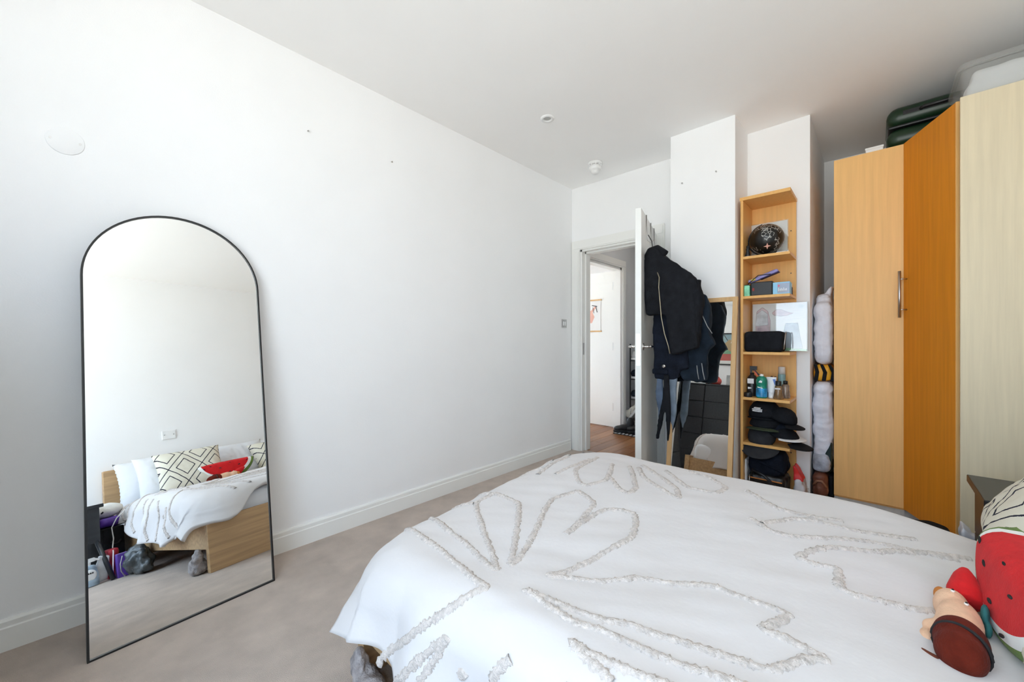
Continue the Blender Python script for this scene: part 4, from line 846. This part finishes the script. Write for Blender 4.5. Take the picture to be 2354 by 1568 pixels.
soft('jacket_body', MB().prism([(1.00, 1.44), (.90, 1.46), (.845, 1.43), (.825, 1.36), (.82, 1.22), (.82, 1.16), (.792, 1.10), (.825, 1.075), (.835, 1.00), (.84, .93), (.845, .85), (.90, .835), (.99, .85), (1.02, .90)], vz(0), 2.815, 2.875), M_denim, C_, .011, 6, ((.014, .10, (1, 1.4, .6)), (.006, .04, (1, 1.4, .7))))
for pts in ([(2.810, .885, 1.36), (2.806, .86, 1.29), (2.804, .83, 1.22), (2.806, .80, 1.17)], [(2.814, .90, .96), (2.808, .893, .91), (2.810, .885, .86)], [(2.814, .868, .97), (2.808, .858, .91), (2.810, .848, .86)]):
    add('seam', MB().tube(pts, .0028, 6), mat('pale_seam', (.32, .33, .33), .6, var=0), C_, True)
soft('blue_scarf', MB().prism([(1.175, .90), (1.135, .90), (1.125, .70), (1.135, .52), (1.155, .50), (1.165, .62), (1.185, .75)], vz(0), 2.80, 2.83), M_blue, voxel=.008, smooth=4, wr=((.008, .06, (1, 2, .5)),), label='faded blue scarf hanging below the navy coat', cat='scarf')
soft('black_belt_strap', MB().prism([(1.145, .88), (1.105, .88), (1.12, .70), (1.155, .52), (1.165, .42), (1.15, .41), (1.12, .55), (1.10, .70), (1.085, .42), (1.075, .41), (1.06, .60), (1.075, .88)], vz(0), 2.765, 2.79), M_black, voxel=.007, smooth=3, wr=((.006, .05, (1, 2, .5)),), label='black fabric belt ends dangling below the coats', cat='belt')
soft('grey_blue_top', MB().prism([(1.09, .90), (1.03, .90), (1.035, .62), (1.06, .47), (1.085, .60)], vz(0), 2.80, 2.83), mat('grey_blue_cloth', (.16, .20, .25), .9, var=.3, scale=14, bump=.2), voxel=.008, smooth=4, wr=((.008, .06, (1, 2, .5)),), label='grey blue top hanging beside the pillar mirror', cat='top')

# ---------------------------------------------------------------- shoe rack in the hall
def shoe(name, c, yaw, m, sole, label, L=.27, pitch=0, group=None, boot=0):
    t = thing(name, c, label, 'shoe', group)
    T = Matrix.Translation(c) @ Matrix.Rotation(yaw, 4, 'Z') @ Matrix.Rotation(pitch, 4, 'Y')
    mb = MB().sph((0, 0, 0), (L*.22, .042, .035), T @ Matrix.Translation((L*.26, 0, .045)), 16, 10).sph((0, 0, 0), (L*.30, .040, .045), T @ Matrix.Translation((0, 0, .052)), 16, 10).sph((0, 0, 0), (L*.20, .038, .055+boot*.5), T @ Matrix.Translation((-L*.26, 0, .065+boot*.5)), 16, 10)
    soft('upper', mb, m, t, .010, 4)
    mb = MB().prism([(L*.5*math.cos(a), .045*math.sin(a)*(1 if math.cos(a) > 0 else .85)) for a in [k*PI/12 for k in range(24)]], lambda x, y, d: T @ Vector((x, y, d)), 0, .028)
    add('sole', mb, sole, t, bevel=.004)
    add('stripe', MB().tube([T @ Vector((-L*.12, -.043, .03)), T @ Vector((0, -.044, .055)), T @ Vector((L*.08, -.040, .07))], .005, 6), sole, t, True)
    return t
rk = thing('shoe_rack', (4.95, 2.22, 0), 'tall slim shoe rack standing in the hall', 'shoe rack')
for u, v in ((4.74, 2.12), (4.74, 2.33), (5.14, 2.12), (5.14, 2.33)):
    add('post', MB().cyl((u, v, 0), (u, v, 1.08), .009, seg=10), M_blackmetal, rk)
for z in (.10, .36, .62, .86):
    add('rack_shelf', MB().box((4.74, 2.12, z), (5.14, 2.33, z+.012)), M_blackmetal, rk)
M_ltgrey = mat('light_grey_shoe', (.52, .52, .52), .7, var=.2, scale=20)
for z, m_, s_, lab in ((.874, M_ltgrey, M_white, 'grey and white trainer on the top of the shoe rack'), (.634, M_navy, M_white, 'navy trainer on the third rack level'), (.374, M_denim, M_ltgrey, 'dark blue trainer with pale sole on the second rack level')):
    shoe('trainer', (4.80, 2.22, z), -PI/2+.15, m_, s_, lab, pitch=0)
    shoe('trainer', (4.93, 2.22, z), -PI/2+.15, m_, s_, lab.replace('on the', 'further back on the'), pitch=0)
shoe('trainer', (4.70, 2.24, .20), -PI/2, mat('cream_shoe', (.55, .53, .47), .7, var=.2), M_ltgrey, 'cream trainer propped on the front of the shoe rack', pitch=-.9)
shoe('black_boot', (4.42, 2.25, .012), 2.3, M_blackp, M_blackp, 'black boot on the hall mat nearest the second doorway', boot=.06)
shoe('black_boot', (4.50, 2.13, .012), 2.4, M_blackp, M_blackp, 'black boot on the hall mat nearer the bedroom door', boot=.06)
shoe('black_boot', (4.62, 2.08, .012), 2.4, M_blackp, M_navy, 'black shoe at the back of the hall mat', boot=.02)
mt = thing('hall_mat', (4.50, 2.12, 0), 'black and white patterned mat under the hall boots', 'mat')
add('mat_base', MB().rbox((4.30, 1.90, 0), (4.72, 2.34, .010), .003), M_blackp, mt)
for k in range(9):
    add('white_stitch', MB().box((4.303, 1.92+k*.047, .0095), (4.32, 1.945+k*.047, .0115)).box((4.34, 1.93+k*.047, .0095), (4.355, 1.95+k*.047, .0115)), M_wprint, mt)

# ---------------------------------------------------------------- bedside table at the far side, things around it
bt = thing('bedside_table', (2.58, -.60, 0), 'black brown bedside table at the far side of the bed', 'bedside table')
add('table_top', MB().rbox((2.37, VB+.022, .468), (2.775, -.305, .50), .003), M_blackwood, bt)
add('side_panel', MB().box((2.385, VB+.022, 0), (2.405, -.33, .468)).box((2.74, VB+.022, 0), (2.76, -.33, .468)), M_blackwood, bt)
for z0, z1 in ((.06, .25), (.256, .44)): 
    d = add('drawer', MB().rbox((2.408, -.345, z0), (2.737, -.325, z1), .002), M_blackwood, bt)
add('cabinet_body', MB().box((2.405, VB+.03, .05), (2.74, -.346, .46)), M_blackwood, bt)
soft('white_carrier_bag', MB().rbox((2.84, -.40, .0), (2.97, -.29, .15), .03).prism([(-.30, .12), (-.39, .12), (-.38, .19), (-.345, .175), (-.305, .225)], vz(2.87), 0, .09), M_whitebag, voxel=.009, smooth=3, wr=((.012, .05, (1, 1, 1)), (.006, .025, (1, 1, 1))), label='white plastic carrier bag on the floor by the bedside table', cat='bag')
soft('black_holdall', MB().rbox((2.80, -.275, .0), (2.985, -.09, .19), .04), M_black, voxel=.01, smooth=4, wr=((.010, .07, (1, 1, 1)),), label='black holdall on the floor in front of the orange wardrobe door', cat='bag')
pc = thing('purple_bottle', (2.58, -.52, .50), 'dark purple bottle standing on the bedside table', 'bottle')
add('bottle_body', MB().lathe([(0, 0), (.038, 0), (.040, .006), (.040, .15), (.025, .18), (.014, .19), (.014, .2), (0, .2)], (2.68, -.565, .50), 20), mat('dark_purple_plastic', (.035, .018, .07), .3, var=0), pc, True)
add('cap', MB().lathe([(0, .2), (.017, .2), (.017, .235), (0, .237)], (2.68, -.565, .50), 16), M_blackp, pc, True)

# ---------------------------------------------------------------- clutter by the near bedside (seen in the arched mirror)
nt = thing('folding_side_table', (.24, -.22, 0), 'black side table with splayed legs at the near bedside', 'side table')
add('table_top', MB().rbox((.03, -.50, .505), (.44, .02, .53), .003), M_blackwood, nt)
add('apron', MB().box((.05, -.48, .27), (.42, .0, .505)), M_blackwood, nt)
for u0, v0, u1, v1 in ((.40, -.02, .455, .11), (.07, -.02, .03, .10), (.40, -.46, .44, -.55), (.07, -.46, .03, -.55)):
    add('leg', MB().tube([(u0, v0, .30), (u1, v1, 0.006)], .014, 8), M_blackwood, nt, True)
db = thing('detergent_bottle', (.35, -.03, 0), 'white and blue spray detergent bottle under the black side table', 'bottle')
DBm = Matrix.Rotation(0, 4, 'Z')
add('bottle_body', MB().grid(lambda s, t: Vector((.345+.052*math.sin(2*PI*s)*(1-.35*t**3), .06+.032*math.cos(2*PI*s)*(1-.3*t**3), .004+.125*t)), 28, 10).sph((.345, .06, .129), (.034, .022, .012)), mat('blue_white_bottle', (.45, .58, .75), .3, var=.5, scale=7, stretch=(1, 1, 2)), db, True)
add('white_label', MB().sph((.345, .088, .075), (.036, .006, .038)), M_white, db, True)
add('label_lettering', MB().box((.325, .0935, .085), (.333, .0955, .094)).box((.336, .0935, .085), (.343, .0955, .094)).box((.346, .0935, .085), (.353, .0955, .094)).box((.356, .0935, .085), (.363, .0955, .094)), M_blackp, db)
add('spray_head', MB().lathe([(0, .13), (.013, .13), (.013, .16), (0, .16)], (.345, .06, 0), 16).box((.325, .05, .158), (.375, .07, .182)).prism([(.375, .18), (.40, .165), (.40, .158), (.375, .16)], lambda x, y, d: Vector((x, .053+d, y)), 0, .014), M_white, db)
soft('white_sachet', MB().prism([(.375, .04), (.44, .05), (.455, .20), (.40, .215), (.385, .15)], lambda x, y, d: Vector((x, .02+d, y-.035)), 0, .03), mat('silver_sachet', (.62, .62, .64), .35, var=.2, scale=18), voxel=.006, smooth=3, wr=((.005, .04, (1, 1, 1)),), label='silver white refill pouch beside the detergent bottle', cat='pouch')
px = thing('purple_carton', (.505, .10, 0), 'tall purple carton standing beside the splayed table leg', 'carton')
add('carton_body', MB().rbox((.475, .06, 0), (.535, .12, .155), .002), mat('purple_card', (.12, .05, .38), .45, var=.1), px)
add('carton_flap', MB().box((.476, .061, .155), (.534, .119, .158)), mat('lilac_flap', (.26, .17, .5), .45, var=.1), px)
soft('red_packet', MB().rbox((.44, -.07, .0), (.51, .03, .20), .02), mat('red_foil', (.35, .012, .03), .35, var=.3, scale=18), voxel=.008, smooth=3, wr=((.006, .04, (1, 1, 1)),), label='red foil packet behind the purple carton', cat='packet')
bs = thing('black_storage_cube', (.53, -.45, 0), 'black fabric storage cube between side table and bed', 'storage box')
add('cube_body', MB().rbox((.46, -.62, 0), (.578, -.14, .34), .01), M_black, bs)
add('cube_handle', MB().tube([(.50, -.137, .24), (.515, -.128, .22), (.54, -.128, .22), (.555, -.137, .24)], .005, 6), M_blackp, bs, True)
soft('purple_gift_bag', MB().rbox((.455, -.44, .342), (.580, -.20, .415), .025), mat('purple_foil', (.10, .035, .34), .3, var=.4, scale=16), voxel=.008, smooth=3, wr=((.008, .05, (1, 1, 1)),), label='crumpled purple bag on the black storage cube', cat='bag')
ft = thing('white_plush_seal', (.52, -.33, .42), 'round white plush cushion on top of the purple bag', 'plush toy')
soft('plush_body', MB().sph((.515, -.33, .468), (.105, .085, .056)).sph((.455, -.27, .475), (.04, .04, .04)), mat('cream_plush', (.76, .74, .69), .95, var=.05, bump=.4, bscale=120, sheen=.3), ft, .009, 3, ((.004, .03, (1, 1, 1)),))
add('nose', MB().sph((.475, -.25, .462), (.016, .010, .012)), M_capgr, ft, True)
add('phone_cable', MB().tube([(.60, -.20, .45), (.57, -.13, .43), (.53, -.105, .40), (.50, -.10, .34), (.505, -.09, .26), (.49, -.05, .205), (.47, .06, .18), (.46, .08, .06), (.46, .10, .006)], .0035, 6), M_white, smooth=True, label='white charging cable hanging from the bedside clutter', cat='cable')
soft('clear_bag_of_clothes', MB().sph((.55, .27, .10), (.065, .10, .092)).sph((.545, .19, .08), (.05, .07, .07)).sph((.56, .34, .06), (.05, .06, .055)), mat('smoky_bag', (.07, .08, .085), .22, var=.5, scale=12, bump=.6, bscale=18, dist=.02), voxel=.010, smooth=3, wr=((.026, .05, (1, 1, 1)), (.012, .022, (1, 1, 1))), label='smoky clear bag of clothes under the near bed rail', cat='bag')
add('bag_drawstring', MB().tube([(.475, .24, .15), (.468, .22, .10), (.475, .20, .05), (.50, .16, .008), (.52, .10, .006)], .003, 6), M_ltgrey, smooth=True, label='pale drawstring trailing from the smoky clear bag', cat='cord')
# grey cloth bundle at the footboard corner
soft('grey_cloth_bundle', MB().sph((.585, 1.17, .045), (.045, .06, .045)).sph((.58, 1.20, .10), (.026, .035, .045)).sph((.60, 1.12, .04), (.045, .06, .04)), mat('grey_knit', (.36, .325, .32), .95, var=.35, scale=40, bump=.6, bscale=130), voxel=.008, smooth=3, wr=((.020, .05, (1, .6, 1.4)), (.008, .02, (1.4, .6, 1.4))), label='grey mottled knit bundle on the floor at the footboard corner', cat='clothes')

# ---------------------------------------------------------------- chests and picture behind the camera (seen in the oak mirror)
def chest(v0, v1, u1, top, rows, label):
    t = thing('chest_of_drawers', ((u1-.84)/2, (v0+v1)/2, 0), label, 'chest of drawers')
    M_ch = M_blackwood
    add('carcass', MB().box((-.80, v0, 0), (u1-.02, v1, top-.02)), M_ch, t)
    add('top_panel', MB().rbox((-.81, v0, top-.02), (u1+.003, v1, top), .002), M_ch, t)
    for k in range(rows):
        hgt = (top-.02-.07)/rows; z = .07+k*hgt
        d = add('drawer', MB().rbox((u1-.02, v0+.004, z+.004), (u1, v1-.004, z+hgt-.012), .002), M_ch, t)
        add('grip_lip', MB().box((u1-.018, v0+.01, z+hgt-.011), (u1-.004, v1-.01, z+hgt-.006)), M_blackp, d)
chest(1.30, 1.90, -.42, 1.32, 5, 'wide black chest of drawers under the framed landscape print')
chest(1.905, 2.285, -.42, 1.32, 5, 'narrow black chest of drawers in the corner by the long wall')
pw = thing('framed_landscape', (UB, 1.68, 1.70), 'black framed abstract landscape print on the window wall', 'picture')
fpw = lambda x, y, d: Vector((UB+d, x, y))
add('frame', MB().ring([(1.49, 1.70), (1.875, 1.70), (1.875, 2.22), (1.49, 2.22)], [(1.505, 1.715), (1.86, 1.715), (1.86, 2.205), (1.505, 2.205)], fpw, 0, .022), M_blackmetal, pw)
P_ = lambda c, nm: mat('print_'+nm, c, .7, var=.06, scale=12)
add('print_sky', MB().prism([(1.505, 1.715), (1.86, 1.715), (1.86, 2.205), (1.505, 2.205)], fpw, .002, .006), P_((.30, .42, .45), 'sky'), pw)
add('print_slope', MB().prism([(1.86, 1.98), (1.72, 2.12), (1.505, 1.95), (1.505, 1.86), (1.86, 1.86)], fpw, .006, .007), P_((.45, .33, .18), 'ochre'), pw)
add('print_green_hill', MB().prism([(1.86, 1.98), (1.78, 1.97), (1.66, 1.90), (1.505, 1.90), (1.505, 1.84), (1.86, 1.84)], fpw, .007, .008), P_((.20, .38, .24), 'green'), pw)
add('print_red_field', MB().prism([(1.86, 1.88), (1.505, 1.88), (1.505, 1.77), (1.86, 1.77)], fpw, .008, .009), P_((.48, .12, .10), 'red'), pw)
add('print_white_ground', MB().prism([(1.86, 1.77), (1.505, 1.77), (1.505, 1.715), (1.86, 1.715)], fpw, .009, .010), P_((.75, .74, .70), 'white'), pw)
add('print_white_bird', MB().prism([(1.70, 2.06), (1.68, 2.16), (1.66, 2.14), (1.64, 2.07), (1.60, 2.02), (1.67, 2.03)], fpw, .010, .011), P_((.78, .78, .76), 'bird'), pw)
soft('red_rucksack', MB().sph((-.60, 1.86, 1.405), (.10, .12, .085)).sph((-.55, 1.80, 1.38), (.08, .09, .06)), mat('red_canvas', (.30, .035, .025), .8, var=.3, scale=10, bump=.3), voxel=.010, smooth=4, wr=((.012, .06, (1, 1, 1)),), label='red canvas rucksack on the black chest', cat='bag')
cdp = thing('photo_card', (-.50, 1.56, 1.32), 'grey photo card propped on the black chest', 'photo')
add('card', MB().box((-.505, 1.47, 1.321), (-.50, 1.64, 1.48), Matrix()), mat('grey_photo', (.42, .42, .42), .5, var=.3, scale=10), cdp)
add('card_stand', MB().prism([(1.54, 1.321), (1.57, 1.321), (1.555, 1.42)], lambda x, y, d: Vector((-.505-d, x, y)), 0, .03), M_white, cdp)

# ---------------------------------------------------------------- groups of like things
GROUPS = {'baseball_cap': 'caps piled on the shelf tower', 'ruffled_pillow': 'white pillows against the headboard', 'plain_pillow': 'white pillows against the headboard',
          'diamond_cushion': 'diamond cushions on the bed', 'trainer': 'shoes in the hall', 'black_boot': 'shoes in the hall', 'chest_of_drawers': 'black chests by the window wall',
          'wall_nail': 'nails in the left wall', 'wall_screw': 'screws in the pillar', 'perfume_bottle': 'toiletries on the fourth shelf', 'slim_brown_bottle': 'toiletries on the fourth shelf',
          'white_bedding_bag': 'bags stuffed beside the wardrobe', 'white_pillow_bag': 'bags stuffed beside the wardrobe', 'yellow_black_bag': 'bags stuffed beside the wardrobe',
          'black_jacket': 'coats on the door', 'navy_overcoat': 'coats on the door', 'denim_jacket': 'coats on the door'}
for o in list(bpy.data.objects):
    k = o.name.split('.')[0]
    if o.parent is None and k in GROUPS: o['group'] = GROUPS[k]
